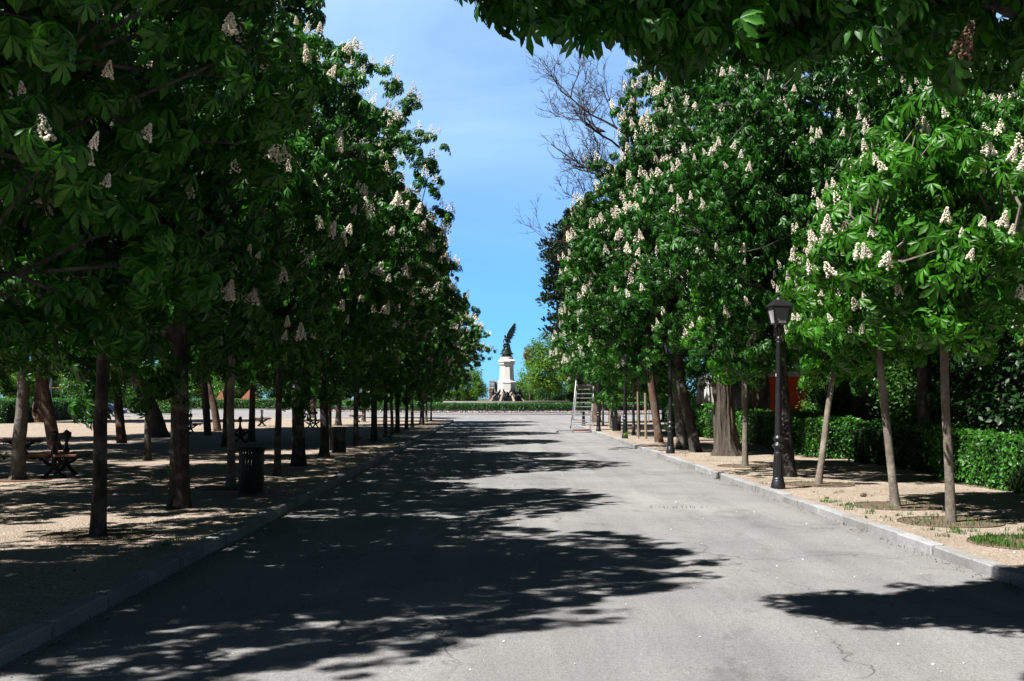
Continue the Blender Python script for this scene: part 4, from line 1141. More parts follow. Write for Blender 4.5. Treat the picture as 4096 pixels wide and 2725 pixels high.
mb = MB(); mb.tube([(.24,-.2,8.42),(.0,-.3,8.36),(-.2,-.2,8.42),(.05,.1,8.46),(.26,-.05,8.46),(.24,-.2,8.42)], [.07,.08,.07,.07,.07,.07], 8); mb.tube([(.22,-.18,8.4),(.34,-.1,8.1),(.30,.0,7.7)],[.08,.10,.05],7); mb.build('drapery', M['bronze'], fig, True)
def wing(base, tip, width, nf, y):
    mb = MB(); b = Vector((base[0], y, base[1])); t = Vector((tip[0], y+.05, tip[1])); ax = (t-b); nr = Vector((ax.z, 0, -ax.x)).normalized()
    lead = [b, b + ax*.3 - nr*.22*width, b + ax*.62 - nr*.20*width, t]
    mb.tube(lead, [.075,.06,.04,.012], 7)
    for i in range(nf):
        u = i/(nf-1); s = u*.92
        k_ = min(int(s*3), 2); p = lead[k_].lerp(lead[k_+1], s*3-k_)
        L = width*(.42 + .75*math.sin(math.pi*min(1, u*.9+.06)))*(.9 if i % 2 else 1.05)
        d = (nr*(1-u*.75) + ax.normalized()*(.25+u*.9)).normalized()
        if u > .9: L *= .7
        q = p + d*L; sd = d.cross(Vector((0,1,0))).normalized()
        w_ = .085
        th = .022 + .012*(i % 2)
        A = [p - sd*w_*.6, p + sd*w_*.6, p + d*L*.7 + sd*w_, q + sd*w_*.15, q - sd*w_*.15, p + d*L*.7 - sd*w_]
        off = Vector((0, (i % 3)*.012, 0))
        mb.add([v + off - Vector((0,th,0)) for v in A] + [v + off + Vector((0,th,0)) for v in A],
               [(0,1,2,3,4,5),(11,10,9,8,7,6)] + [(j,(j+1)%6+0,(j+1)%6+6,j+6) for j in range(6)])
    return mb
wing((.0,8.92),(.90,10.78),.95,18,.10).build('raised_wing', M['bronze'], fig, False)
wing((.05,8.86),(.42,8.62),.34,7,.22).build('folded_wing', M['bronze'], fig, False)

# ------------------------------------------------------------------ distant buildings
def tower(x, y, w, d, h, mat, label, floors, cols, cat='tower block', extra=None):
    root = empty('apartment_tower', (x, y, -.5)); tag(root, label, cat, 'distant apartment towers')
    mb = MB(); mb.box((0,0,h/2), (w,d,h)); mb.build('wall', M[mat], root)
    mb = MB(); mb.box((0,0,h+.4), (w+.4,d+.4,.8)); mb.box((w*.2,0,h+1.8), (w*.25,d*.4,2.0)); mb.build('roof', M['tower_white'], root)
    me = None
    for i in range(floors):
        for j in range(cols):
            if me is None:
                b = MB(); b.box((0,0,0), (w/cols*.55,.16,h/floors*.45)); me = b.mesh('window', M['dark_glass'])
            o = link(bpy.data.objects.new('window', me), root); o.location = (-w/2 + w*(j+.5)/cols, -d/2-.03, h*(i+.55)/floors)
tower(-11.7, 2400, 10.6, 14, 38, 'tower_white', 'tall white block in the far distance left of the monument', 9, 5)
tower(-3.0, 2410, 6.5, 14, 36.5, 'tower_blue', 'narrow blue-grey tower in the far distance, touching the monument from the left', 9, 3)
tower(-11.0, 2100, 7.5, 10, 26, 'tower_tan', 'tan block in the far distance before the white one, half hidden by trees', 6, 4)
tower(-9.6, 1800, 6.8, 10, 17.5, 'brick', 'low pink brick block in the far distance beside the pedestal', 4, 4)
tower(37.5, 2300, 11, 10, 32, 'tower_white', 'pale block in the far distance just right of the pedestal', 8, 4)

# ------------------------------------------------------------------ lamp posts
def make_lamp(x, y, rz, label, lean=0.0):
    root = empty('lamp_post', (x, y, GZ - .005), rz); tag(root, label, 'street lamp', 'cast iron lamp posts on the right'); root.rotation_euler = (0, lean, rz)
    mb = MB()
    mb.lathe([(.123,0),(.125,.05),(.118,.09),(.108,.12),(.104,.14),(.094,.16),(.102,.175),(.090,.20)], 24)
    mb.build('base', M['iron'], root, True, 35)
    mb = MB(); mb.lathe([(.088,.195),(.078,.35),(.070,.59),(.076,.60),(.076,.615),(.068,.625),(.066,.68)], 24)
    for i in range(8):
        a = i*math.pi/4
        mb.box((.083*math.cos(a)*.96, .083*math.sin(a)*.96, .40), (.012,.036,.36), a, 0, -.055, .004)
    mb.build('plinth_shaft', M['iron'], root, True, 35)
    mb = MB(); mb.lathe([(.066,.675),(.074,.69),(.096,.715),(.100,.735),(.094,.755),(.070,.775),(.058,.80),(.066,.82),(.084,.845),(.085,.87),(.068,.895),(.060,.91)], 24)
    for i in range(16):
        a = i*math.pi/8; mb.ball((.096*math.cos(a), .096*math.sin(a), .735), .014, 6, 4)
    for i in range(10):
        a = i*math.pi/5; mb.ball((.08*math.cos(a), .08*math.sin(a), .857), .018, 6, 4, (1,1,1.2))
    mb.build('collar', M['iron'], root, True, 35)
    mb = MB(); mb.lathe([(.060,.905),(.052,1.6),(.042,2.48),(.047,2.50),(.047,2.52),(.041,2.53),(.047,2.555),(.045,2.58),(.038,2.60),(.02,2.62)], 24)
    mb.build('shaft', M['iron'], root, True, 35)
    mb = MB()
    for s in (-1,1): mb.tube([(0,0,2.58),(s*.045,0,2.66),(s*.05,0,2.74),(s*.02,0,2.80),(0,0,2.83)], .011, 6)
    for s in (-1,1): mb.tube([(0,0,2.58),(0,s*.045,2.66),(0,s*.05,2.74),(0,s*.02,2.80),(0,0,2.83)], .011, 6)
    mb.build('bracket', M['iron'], root, True)
    zb, zt, hb, ht = 2.83, 3.105, .105, .150           # half widths of the glazed body
    mb = MB(); mb.box((0,0,zb), (hb*2+.03, hb*2+.03, .022), 0,0,0,.004); mb.box((0,0,zt+.008), (ht*2+.045, ht*2+.045, .026), 0,0,0,.005)
    for sx in (-1,1):
        for sy in (-1,1): mb.tube([(sx*hb,sy*hb,zb),(sx*ht,sy*ht,zt)], .014, 4)
    lan = mb.build('lantern', M['iron'], root)
    for q in range(4):
        a = q*math.pi/2; ca, sa = math.cos(a), math.sin(a)
        def P(u, t, o=0.0):
            h = hb + (ht-hb)*t - .006 + o; y_ = u*(hb + (ht-hb)*t - .012)
            return (h*ca - y_*sa, h*sa + y_*ca, zb + .012 + (zt-zb-.02)*t)
        m2 = MB(); A = [P(-1,0), P(1,0), P(1,1), P(-1,1)]; B = [P(-1,0,-.004), P(1,0,-.004), P(1,1,-.004), P(-1,1,-.004)]
        m2.add(A+B, [(0,1,2,3),(7,6,5,4),(0,4,5,1),(1,5,6,2),(2,6,7,3),(3,7,4,0)])
        pa = m2.build('pane', M['pane'], lan)
        m3 = MB()
        for d in range(-9, 10):
            for sg in (-1,1):
                seg = []
                for t in np.linspace(0,1,9):
                    u = d*.22 + sg*(t-.5)*1.15
                    if -1 <= u <= 1: seg.append(P(u, t, .003))
                if len(seg) > 1: m3.tube([seg[0], seg[-1]], .0022, 3, False)
        m3.build('wire_grille', M['alu'], lan)
    mb = MB(); k = math.sqrt(2)
    mb.lathe([((ht+.03)*k,3.122),((ht+.028)*k,3.14),((ht*.8)*k,3.20),((.066)*k,3.245),((.05)*k,3.25)], 4, (0,0,0), math.pi/4)
    mb.build('lantern_roof', M['iron'], root)
    mb = MB(); mb.lathe([(.068,3.245),(.062,3.26),(.038,3.29),(.020,3.305),(.020,3.318),(.040,3.326),(.040,3.336),(.012,3.344),(.016,3.356),(.002,3.368)], 16); mb.build('finial', M['iron'], root, True)
    return root
lamp = make_lamp(4.80, 19.5, .12, 'nearest black lamp post with square lantern, beside the right kerb', R(1.0))
st = MB(); st.box((-.052,-.012,1.95), (.006,.028,.045)); st.build('sticker', M['white'], lamp)
for (x, y, rz, lab, ln) in ((4.86,32.0,.1,'second lamp post, its lantern lost in blossom, before the leaning trunks',.2),(4.92,44.0,.1,'third lamp post along the right kerb',.3),
      (4.74,53.4,.1,'lamp post just right of the ladder',-.2),(4.88,64.6,.1,'lamp post seen through the rungs of the ladder',0),(7.5,76,.1,'lamp post behind the pale stake at the side road',0),(18,124,.1,'far lamp post between the second lamp post and the leaning trunk, across the square',0)):
    c = copy_tree(lamp); c.location = (x, y, GZ - .005 if y < 70 else 0); c.rotation_euler = (0, R(ln), rz); c['label'] = lab
    for ch in list(c.children):
        if ch.name.startswith('sticker'): bpy.data.objects.remove(ch)

# ------------------------------------------------------------------ double benches
def make_bench():
    root = empty('double_bench', (0,0,GZ)); Ls = .62                           # length runs along local y
    for s in (-1,1):
        mb = MB()
        for j in range(2): mb.box((s*(.165 + j*.215), 0, .445), (.205, Ls*2+.36, .042), 0, 0, 0, .008)
        mb.build('seat', M['wood'], root)
    mb = MB(); mb.box((0,0,.795), (.045, Ls*2+.30, .13), 0,0,0,.008); mb.build('backrest', M['wood_grey'], root)
    for s in (-1,1):
        y = s*Ls*.74; mb = MB()
        mb.tube([(0,y,.27),(0,y,.46),(0,y,.54),(0,y,.70),(0,y,.86),(0,y,.885),(0,y,.915)], [.05,.05,.042,.028,.04,.045,.004], 8)
        mb.box((0,y,.50), (.125,.04,.085), 0,0,0,.01)
        for q in (-1,1):
            mb.tube([(0,y,.30),(q*.035,y,.20),(q*.10,y,.10),(q*.185,y,.028),(q*.235,y,.02)], [.045,.042,.034,.028,.022], 7)
            mb.tube([(q*.03,y,.24),(q*.14,y,.28),(q*.22,y,.36),(q*.34,y,.405),(q*.475,y,.415)], [.035,.034,.028,.022,.016], 7)
            mb.tube([(q*.06,y,.405),(q*.15,y,.38),(q*.17,y,.33),(q*.12,y,.31),(q*.08,y,.345)], [.014,.014,.013,.012,.01], 6)
            mb.tube([(q*.36,y,.39),(q*.40,y,.36),(q*.45,y,.385)], [.012,.014,.01], 6)
            mb.box((q*.27,y,.418), (.50,.035,.014))
            mb.box((q*.05,y,.795), (.018,.055,.16), 0,0,0,.004)
        for z in (.58,.635,.69):
            for q in (-1,1): mb.box((q*.026,y,z), (.012,.06,.02), 0, 0, .6*q)
        mb.build('iron_support', M['iron_black'], root, True, 50)
    return root
bench = make_bench(); BG = 'double benches on the gravel'
bench.location = (-8.66, 22.75, GZ); bench.rotation_euler = (0,0,R(7)); tag(bench, 'nearest double bench, dark in the shade between two slim trunks', 'bench', BG)
for (x, y, rz, lab) in ((-12.55,30.3,22,'double bench with reddish seat half hidden behind the smooth grey trunk at the left'),(-13.35,49.5,5,'double bench of which one seat end shows right of the thickest trunk'),
     (-8.95,39.8,12,'double bench partly behind the pale trunk at the near litter bin'),(-13.1,63.6,14,'double bench under the far reddish pine, in the sun'),(-9.4,58.2,-8,'double bench left of the dark trunk beside the farther litter bin'),(-9.1,74.0,6,'farthest double bench, right of the farther litter bin')):
    c = copy_tree(bench); c.location = (x, y, GZ); c.rotation_euler = (0,0,R(rz)); c['label'] = lab
# white slatted park bench in front of the far hedge
wb = empty('slatted_bench', (-31.4, 86.5, GZ), R(-78)); tag(wb, 'white slatted park bench with curved back in front of the shaded hedge', 'bench')
for nm, seq in (('seat', [(.02+.09*i, .44+.012*abs(i-2.5)) for i in range(6)]), ('backrest', [(.52+.05*i, .50+.10*i) for i in range(6)])):
    mb = MB()
    for (yy, zz) in seq: mb.box((0, yy, zz), (1.9, .06, .03), 0, .0 if nm == 'seat' else 1.1, 0, .006)
    mb.build(nm, M['white'], wb)
for s in (-1,1):
    mb = MB(); mb.tube([(s*.75,.0,0),(s*.75,.06,.42),(s*.75,.48,.42),(s*.75,.56,.55),(s*.75,.82,1.05)], .025, 6); mb.tube([(s*.75,.46,.42),(s*.75,.52,0)], .025, 6); mb.build('leg', M['iron_black'], wb, True)

# ------------------------------------------------------------------ litter bins
def make_bin():
    root = empty('litter_bin', (0,0,GZ)); r = .20; h = .74
    mb = MB()
    for i in range(26):
        a = 2*math.pi*i/26; ca, sa = math.cos(a), math.sin(a)
        ps = [(r*ca,r*sa,.05),(r*ca,r*sa,h*.88),(r*1.05*ca,r*1.05*sa,h*.95),(r*1.14*ca,r*1.14*sa,h)]
        vs = []; tx, ty = -sa*.0165, ca*.0165
        for (px,py,pz) in ps:
            vs += [(px-tx,py-ty,pz),(px+tx,py+ty,pz),(px+tx-ca*.007,py+ty-sa*.007,pz),(px-tx-ca*.007,py-ty-sa*.007,pz)]
        fs = []
        for k_ in range(3):
            for e in range(4): fs.append((k_*4+e, k_*4+(e+1)%4, k_*4+4+(e+1)%4, k_*4+4+e))
        fs += [(3,2,1,0),(12,13,14,15)]
        mb.add(vs, fs)
    for z in (.06, .30, .36, h*.86): mb.lathe([(r-.012,z-.016),(r-.009,z+.016)], 26, cap=False)
    mb.build('slats', M['iron_black'], root)
    mb = MB(); mb.lathe([(r*1.10,h-.012),(r*1.18,h-.006),(r*1.20,h+.012),(r*1.10,h+.012),(r*1.10,h-.012)], 30, cap=False); mb.build('rim', M['iron_black'], root, True)
    mb = MB(); mb.lathe([(.02,.03),(r*1.03,.03),(r*1.03,.055),(.02,.055)], 24); mb.build('bottom_plate', M['iron_black'], root)
    mb = MB(); mb.lathe([(r-.03,.06),(r-.028,h*.5)], 20, cap=False); mb.build('liner', M['iron_black'], root, True)
    return root
bn = make_bin(); bn.location = (-3.95, 18.4, GZ); tag(bn, 'nearest black slatted litter bin beside a pale slim trunk', 'litter bin', 'slatted litter bins')
for (x, y, lab) in ((-4.42,31.9,'farther black slatted litter bin on the left, daylight showing between its slats'),(5.55,53.0,'dark litter bin among the thin trunks of the right row')):
    c = copy_tree(bn); c.location = (x, y, GZ); c['label'] = lab

# ------------------------------------------------------------------ tree pits, stakes, sign post
def make_pit(x, y, r, label, mat='rust', grassy=0, seed=0):
    root = empty('tree_pit', (x, y, GZ)); tag(root, label, 'tree pit', 'round tree pits')
    mb = MB(); mb.lathe([(r+.012,-.02),(r+.012,.014),(r,.016),(r,-.02)], 40, cap=False); mb.build('rim', M[mat], root)
    mb = MB(); mb.lathe([(r,.006),(r*.5,.010),(.02,.014)], 40, cap=True); mb.build('soil', M['soil'], root, True)
    if grassy:
        rg = np.random.default_rng(seed); n = grassy
        a = rg.uniform(0,6.28,n); q = r*np.sqrt(rg.uniform(.15,1,n))*.97
        g = link(bpy.data.objects.new('grass', blades(rg, np.stack([q*np.cos(a), q*np.sin(a), np.full(n,.01)],1), .02, .065)), root); tag(g, kind='stuff')
def blades(rg, P, h0, h1):
    n = len(P); a = rg.uniform(0,6.28,n); h = rg.uniform(h0,h1,n); w = rg.uniform(.003,.006,n); le = rg.uniform(.1,.6,n)*h
    d = np.stack([np.cos(a),np.sin(a),np.zeros(n)],1); s = np.stack([-np.sin(a),np.cos(a),np.zeros(n)],1)
    V = np.stack([P - s*w[:,None], P + s*w[:,None], P + d*(le*.35)[:,None] + UP*(h*.6)[:,None] - s*(w*.7)[:,None], P + d*(le*.35)[:,None] + UP*(h*.6)[:,None] + s*(w*.7)[:,None], P + d*le[:,None] + UP*h[:,None]],1)
    F = np.array([[0,1,3],[0,3,2],[2,3,4]])[None] + (np.arange(n)*5)[:,None,None]
    me = np_mesh('grass', V.reshape(-1,3), F.reshape(-1,3), False); me.materials.append(M['grass']); return me
make_pit(5.64,14.2,.62,'tree pit round the nearest young tree on the right, sprinkled with grass','soil',220,1)
make_pit(5.68,16.3,.62,'tree pit round the young tree with the bending trunk','soil',90,2)
make_pit(5.74,20.4,.62,'tree pit round the young tree beside the nearest lamp post','soil',40,3)
make_pit(5.63,25.9,.62,'tree pit round the slim forked young tree','soil',30,4)
make_pit(5.72,12.15,.66,'empty tree pit overgrown with grass at the right edge','soil',1500,5)
make_pit(-4.48,12.9,.60,'tree pit round the slim trunk nearest the left kerb','soil',60,6)
make_pit(-4.62,19.9,.60,'tree pit round the pale trunk beside the near litter bin','rust',20,7)
make_pit(-9.1,21.8,.62,'tree pit with reddish rim round the smooth grey trunk at the left edge','red',10,8)
def stake(x, y, h, lab, lean=0.0, r=.035):
    mb = MB(); mb.tube([(0,0,-.05),(lean*.5,0,h*.5),(lean,0,h)], [r,r,r*.95], 8)
    o = mb.build('tree_stake', M['stake'], None, True); o.location = (x,y,GZ); tag(o, lab, 'stake', 'wooden tree stakes')
stake(5.66,43.4,1.75,'right one of two close pale stakes left of the second lamp post',-.02,.05)
stake(5.42,43.8,1.8,'left one of two close pale stakes left of the second lamp post',-.02,.03)
stake(6.05,61.6,1.5,'pale leaning stake right of the lamp post near the ladder',.14,.06)
stake(9.3,70,1.3,'far thin pale stake seen left of the second lamp post shaft',0,.035)
sp = empty('sign_post', (-29.2, 70.5, GZ), R(15)); tag(sp, 'tall rust-brown steel sign slab in front of the hedge at the left', 'sign')
mb = MB(); mb.box((0,0,1.05), (.42,.16,2.1), 0,0,0,.01); mb.build('slab', M['rust'], sp)
mb = MB(); mb.box((.13,-.083,1.62), (.11,.012,.62)); mb.build('pale_panel', M['grey_panel'], sp)
mb = MB(); mb.box((0,0,.55), (.12,.05,1.1), 0,0,0,.01)
o = mb.build('marker_post', M['car_silver']); o.location = (-31.5, 68.0, GZ); tag(o, 'thin pale grey marker post at the left edge before the hedge', 'post')

# ------------------------------------------------------------------ rolling ladder
def make_ladder():
    root = empty('rolling_ladder', (4.06, 55.0, 0.0), R(-3)); tag(root, 'aluminium platform ladder on wheels standing on the right kerb', 'ladder')
    H = 2.38; dep = 1.05                                                       # leans back along +y
    P = lambda s, t: Vector((s*(.44 - .04*t) + .22*t, dep*t, .10 + H*t))
    for s in (-1,1):
        mb = MB(); a, b = P(s,0), P(s,1); mb.tube([a,b], .034, 4); mb.build('side_rail', M['alu'], root)
    for i in range(11):
        t = (i+.35)/11.2; a, b = P(-1,t), P(1,t); mb = MB()
        c = (a+b)/2; mb.box(c, ((b-a).length, .13, .035), 0,0,0,.006); mb.build('rung', M['alu'], root)
    for s in (-1,1):
        mb = MB(); o = Vector((s*.04, -.28, .30))
        mb.tube([P(s,.22)+Vector((s*.03,0,0)), P(s,.24)+o*.7, P(s,.30)+o, P(s,.62)+o, P(s,.97)+o, P(s,1.0)+Vector((0,.5,.35))], .02, 6); mb.build('handrail', M['alu'], root, True)
    mb = MB(); c = P(0,1.0); mb.box((c.x, c.y+.25, c.z+.03), (.86,.62,.05), 0,0,0,.008); mb.build('platform', M['grey_panel'], root)
    mb = MB(); mb.box((c.x, c.y+.02, c.z-.20), (.80,.03,.30), 0,.2,0,.005); mb.box((c.x, c.y+.05, c.z+.30), (.80,.03,.34), 0,.15,0,.005); mb.build('toe_board', M['grey_panel'], root)
    for s in (-1,1):
        mb = MB(); mb.tube([Vector((c.x+s*.40, c.y+.5, c.z)), Vector((s*.5, dep+1.5, .12))], .026, 6); mb.tube([Vector((c.x+s*.40, c.y+.3, c.z-1.0)), Vector((s*.48, dep+1.1, .55))], .018, 5); mb.build('back_strut', M['alu'], root)
        mb = MB(); mb.tube([Vector((s*.45,0,.13)), Vector((s*.5,dep+1.5,.13))], .03, 4); mb.build('base_rail', M['alu'], root)
        mb = MB(); mb.box((s*.80, 0, .10), (.74,.09,.085), 0,0,0,.01); ob = mb.build('outrigger', M['alu'], root)
        m2 = MB(); m2.lathe([(.055,0),(.055,.06)], 12, (s*1.17,0,.0)); m2.build('rubber_foot', M['rubber'], ob)
        mb = MB(); mb.tube([(s*.5-.03,dep+1.5,.13),(s*.5+.03,dep+1.5,.13)], .12, 16); mb.build('wheel', M['rubber'], root)
    mb = MB(); mb.box((0,0,.10), (.80,.10,.055), 0,0,0,.01); mb.build('foot_bar', M['red'], root)
    mb = MB(); mb.box((.1,dep+.8,.45), (1.0,.05,.05)); mb.box((0,dep*.5+.3,.14), (.9,.05,.05)); mb.build('cross_brace', M['alu'], root)
make_ladder()

# ------------------------------------------------------------------ cafe
cf = empty('cafe_building', (15.6, 58.5, GZ)); tag(cf, 'orange-red building with white end behind the hedge, seen between the trunks', 'building')
mb = MB(); mb.box((1.0,0,1.3), (8.0,6,2.6)); mb.build('wall', M['orange'], cf)
mb = MB(); mb.box((-4.15,-2.2,1.25), (2.26,2,2.5)); mb.build('white_wing', M['white'], cf)
mb = MB(); mb.box((1.0,0,2.72), (8.4,6.4,.24)); mb.box((-4.25,-2.2,2.58), (2.4,2.3,.16)); mb.build('roof', M['paving'], cf)
for x in (.5,2.3):
    mb = MB(); mb.box((x,-3.02,1.45), (1.0,.06,1.2)); f = mb.build('window', M['white'], cf)
    mb = MB(); mb.box((x,-3.06,1.45), (.86,.04,1.06)); mb.build('pane', M['dark_glass'], f)
mb = MB(); mb.box((4.2,-3.02,1.15), (1.0,.08,2.3)); mb.build('door', M['iron'], cf)
mb = MB(); mb.box((-4.2,-3.25,1.2), (.9,.06,2.4)); mb.build('doorway', M['dark_glass'], cf)
def parasol(x, y, lab):
    root = empty('folded_parasol', (x, y, GZ)); tag(root, lab, 'parasol', 'folded white parasols')
    mb = MB(); mb.lathe([(.03,0),(.03,2.6)], 8); mb.build('pole', M['alu'], root, True)
    mb = MB(); mb.lathe([(.24,.02),(.24,.08),(.05,.10)], 12); mb.build('foot', M['iron'], root)
    n = 14; vs = []; fs = []; prof = [(.16,1.0),(.19,1.3),(.155,1.8),(.11,2.2),(.04,2.55)]
    for (r, z) in prof:
        for q in range(n): a = 2*math.pi*q/n; rr = r*(1.0 if q % 2 else .72); vs.append((rr*math.cos(a), rr*math.sin(a), z))
    for i in range(4):
        for q in range(n): fs.append((i*n+q, i*n+(q+1)%n, (i+1)*n+(q+1)%n, (i+1)*n+q))
    mb = MB(); mb.add(vs, fs); mb.build('canopy', M['canvas'], root)
parasol(9.1, 51.0, 'folded white parasol, left one of the pair behind the hedge')
parasol(9.55, 51.6, 'folded white parasol, right one of the pair behind the hedge')

# ------------------------------------------------------------------ far left: cars, lamp, kiosk, play roofs
def make_car(x, y, rz, body, label):
    root = empty('parked_car', (x, y, 0), rz); tag(root, label, 'car', 'cars parked beyond the hedge')
    mb = MB(); L = 4.2
    sec = [(-2.1,.30,.55,.70),(-2.05,.25,.85,.80),(-1.5,.22,.92,.86),(-.9,.22,.96,.88),(.0,.22,.96,.88),(.9,.22,.95,.88),(1.6,.22,.84,.86),(2.0,.25,.72,.78),(2.1,.32,.55,.68)]
    vs = []; fs = []
    for (px, z0, z1, hw) in sec: vs += [(px,-hw,z0),(px,hw,z0),(px,hw*1.0,z0*.4+z1*.6),(px,hw*.9,z1),(px,-hw*.9,z1),(px,-hw,z0*.4+z1*.6)]
    for i in range(len(sec)-1):
        for q in range(6): fs.append((i*6+q, i*6+(q+1)%6, (i+1)*6+(q+1)%6, (i+1)*6+q))
    fs += [(5,4,3,2,1,0), tuple(range(len(sec)*6-6, len(sec)*6))]
    mb.add(vs, fs); mb.add([(-1.35,-.62,1.40),(.35,-.62,1.42),(.35,.62,1.42),(-1.35,.62,1.40),(-1.2,-.56,1.47),(.2,-.56,1.48),(.2,.56,1.48),(-1.2,.56,1.47)], [(0,3,2,1),(4,5,6,7),(0,1,5,4),(1,2,6,5),(2,3,7,6),(3,0,4,7)])
    mb.build('body', M[body], root, True, 40)
    mb = MB(); mb.add([(-1.85,-.78,.94),(1.15,-.78,.94),(1.15,.78,.94),(-1.85,.78,.94),(-1.33,-.61,1.41),(.34,-.61,1.42),(.34,.61,1.42),(-1.33,.61,1.41)], [(0,3,2,1),(4,5,6,7),(0,1,5,4),(1,2,6,5),(2,3,7,6),(3,0,4,7)]); mb.build('windows', M['dark_glass'], root)
    for sx in (-1.3,1.3):
        for sy in (-1,1):
            mb = MB(); mb.tube([(sx,sy*.70,.31),(sx,sy*.89,.31)], .31, 18); wl = mb.build('wheel', M['rubber'], root)
            mb = MB(); mb.tube([(sx,sy*.89,.31),(sx,sy*.90,.31)], .19, 14); mb.build('rim', M['alu'], wl)
    for sy in (-1,1):
        mb = MB(); mb.box((2.0,sy*.58,.64), (.22,.3,.14), 0,0,0,.03); mb.build('headlight', M['white'], root)
    return root
make_car(-38.5, 99, .25, 'car_silver', 'silver car parked beyond the hedge, beside the grey lamp mast')
make_car(-35.6, 103, .15, 'car_dark', 'dark blue car parked beyond the hedge, right of the grey lamp mast')
make_car(-43.8, 98, .1, 'car_white', 'pale car parked beyond the hedge at the far left')
lm = empty('lamp_mast', (-36.0, 92.0, 0)); tag(lm, 'tall plain silver lamp mast in front of the parked cars', 'street lamp')
mb = MB(); mb.lathe([(.34,0),(.34,.9),(.24,1.0),(.22,1.5),(.17,1.6),(.13,6.8)], 16); mb.build('pole', M['alu'], lm, True)
mb = MB(); mb.tube([(0,0,6.7),(.3,0,7.1),(1.2,0,7.2)], .05, 8); mb.box((1.4,0,7.2), (.7,.25,.12), 0,0,0,.03); mb.build('lamp_head', M['alu'], lm)
ks = empty('kiosk', (-18.6, 163, .14), R(4)); tag(ks, 'small pale blue and white kiosk at the far side of the square', 'kiosk')
mb = MB(); mb.box((0,0,1.15), (1.9,1.8,2.3), 0,0,0,.02); mb.build('cabin', M['blue_white'], ks)
for i in range(7):
    pass
mb = MB(); 
for i in range(9): mb.box((.35,-.915,.35+.21*i), (1.0,.03,.09))
mb.build('shutter', M['white'], ks)
mb = MB(); mb.box((-.72,-.92,1.3), (.36,.04,1.1)); mb.build('panel', M['white'], ks)
mb = MB(); mb.lathe([(1.75,2.3),(1.75,2.4),(.9,2.75),(.2,3.05)], 4, (0,0,0), math.pi/4); mb.build('roof', M['white'], ks)
PLG = 'red wooden play roofs'
def play_roof(x, y, w, h, lab):
    root = empty('play_tower', (x, y, 0)); tag(root, lab, 'play tower', PLG)
    mb = MB(); mb.lathe([(w*.75,h*.42),(w*.72,h*.46),(.12,h)], 4, (0,0,0), .5); mb.build('roof', M['play_red'], root)
    for i in range(4):
        a = .5 + i*math.pi/2; mb = MB(); mb.tube([(w*.6*math.cos(a), w*.6*math.sin(a), 0), (w*.6*math.cos(a), w*.6*math.sin(a), h*.45)], .09, 6); mb.build('post', M['wood'], root)
    mb = MB(); mb.box((0,0,h*.22), (w*.8,w*.8,.12), .5-math.pi/4); mb.build('deck', M['wood'], root)
play_roof(-40.5, 168, 1.5, 2.7, 'pointed red play roof beyond the square, left of the three')
play_roof(-36.6, 169, 2.2, 2.9, 'broad red play roof beyond the square, middle of the three')
play_roof(-31.8, 168, 1.5, 2.7, 'pointed red play roof beyond the square, right of the three')
pgo = empty('pergola', (-52.5, 138, 0), R(10)); tag(pgo, 'pergola with yellow slats beyond the hedge on the left', 'pergola')
mb = MB()
for i in range(10): mb.box((-2.2+.49*i, 0, 2.92), (.16, 2.4, .12))
mb.build('slats', M['yellow'], pgo)
mb = MB(); mb.box((0,-1,2.79), (5,.12,.14)); mb.box((0,1,2.79), (5,.12,.14)); mb.build('beam', M['iron'], pgo)
for sx in (-1,1):
    for sy in (-1,1):
        mb = MB(); mb.box((sx*2.3,sy*1.0,1.36), (.14,.10,2.72)); mb.build('post', M['iron'], pgo)
sgp = empty('sign_pole', (-22.4, 157.5, .14)); tag(sgp, 'thin dark green pole at the edge of the far pavement', 'pole')
mb = MB(); mb.lathe([(.10,0),(.10,.5),(.055,.6),(.05,4.2)], 10); mb.build('shaft', M['steel_green'], sgp, True)
mb = MB(); mb.box((0,-.06,3.9), (.5,.04,.5), 0,0,0,.02); mb.build('plate', M['white'], sgp)

# ------------------------------------------------------------------ litter, grass, weeds
rg = np.random.default_rng(91)
def petals(name, P, s0, s1, mat):
    n = len(P); X, Y, N = frames(rg, n, np.tile(np.array([[0,0,1.0]]), (n,1)), .45)
    v, f = scatter(SMALL, rg, P, X, Y, N, rg.uniform(s0, s1, n))
    me = np_mesh(name, v, f, False); me.materials.append(M[mat]); o = link(bpy.data.objects.new(name, me)); tag(o, kind='stuff')
n = 900; x = rg.uniform(-2.9, 4.4, n); y = 5 + 40*rg.uniform(0,1,n)**1.6
petals('fallen_petals', np.stack([x, y, np.full(n, .008)],1), .012, .03, 'petal')
n = 2600; x = -3.3 - np.abs(rg.normal(0, 2.5, n)); y = 6 + 30*rg.uniform(0,1,n)**1.5
x2 = 4.8 + np.abs(rg.normal(0,2.2,2600)); y2 = 10 + 32*rg.uniform(0,1,2600)
petals('gravel_petals', np.concatenate([np.stack([x,y,np.full(n,GZ+.008)],1), np.stack([x2,y2,np.full(2600,GZ+.008)],1)]), .012, .03, 'petal')
n = 1800; x = np.where(rg.uniform(0,1,n)<.5, -3.3 - rg.uniform(0,7,n), 4.8+rg.uniform(0,4,n)); y = 6 + 34*rg.uniform(0,1,n)
petals('fallen_leaves', np.stack([x,y,np.full(n,GZ+.01)],1), .02, .05, 'flower_old')
n = 2400; sd = rg.uniform(0,1,n) < .5; x = np.where(sd, -3.03 + np.abs(rg.normal(0,.11,n)), 4.53 - np.abs(rg.normal(0,.10,n))); y = 5 + 50*rg.uniform(0,1,n)**1.4
petals('gutter_litter', np.stack([x,y,np.full(n,.010)],1), .012, .035, 'flower_old')
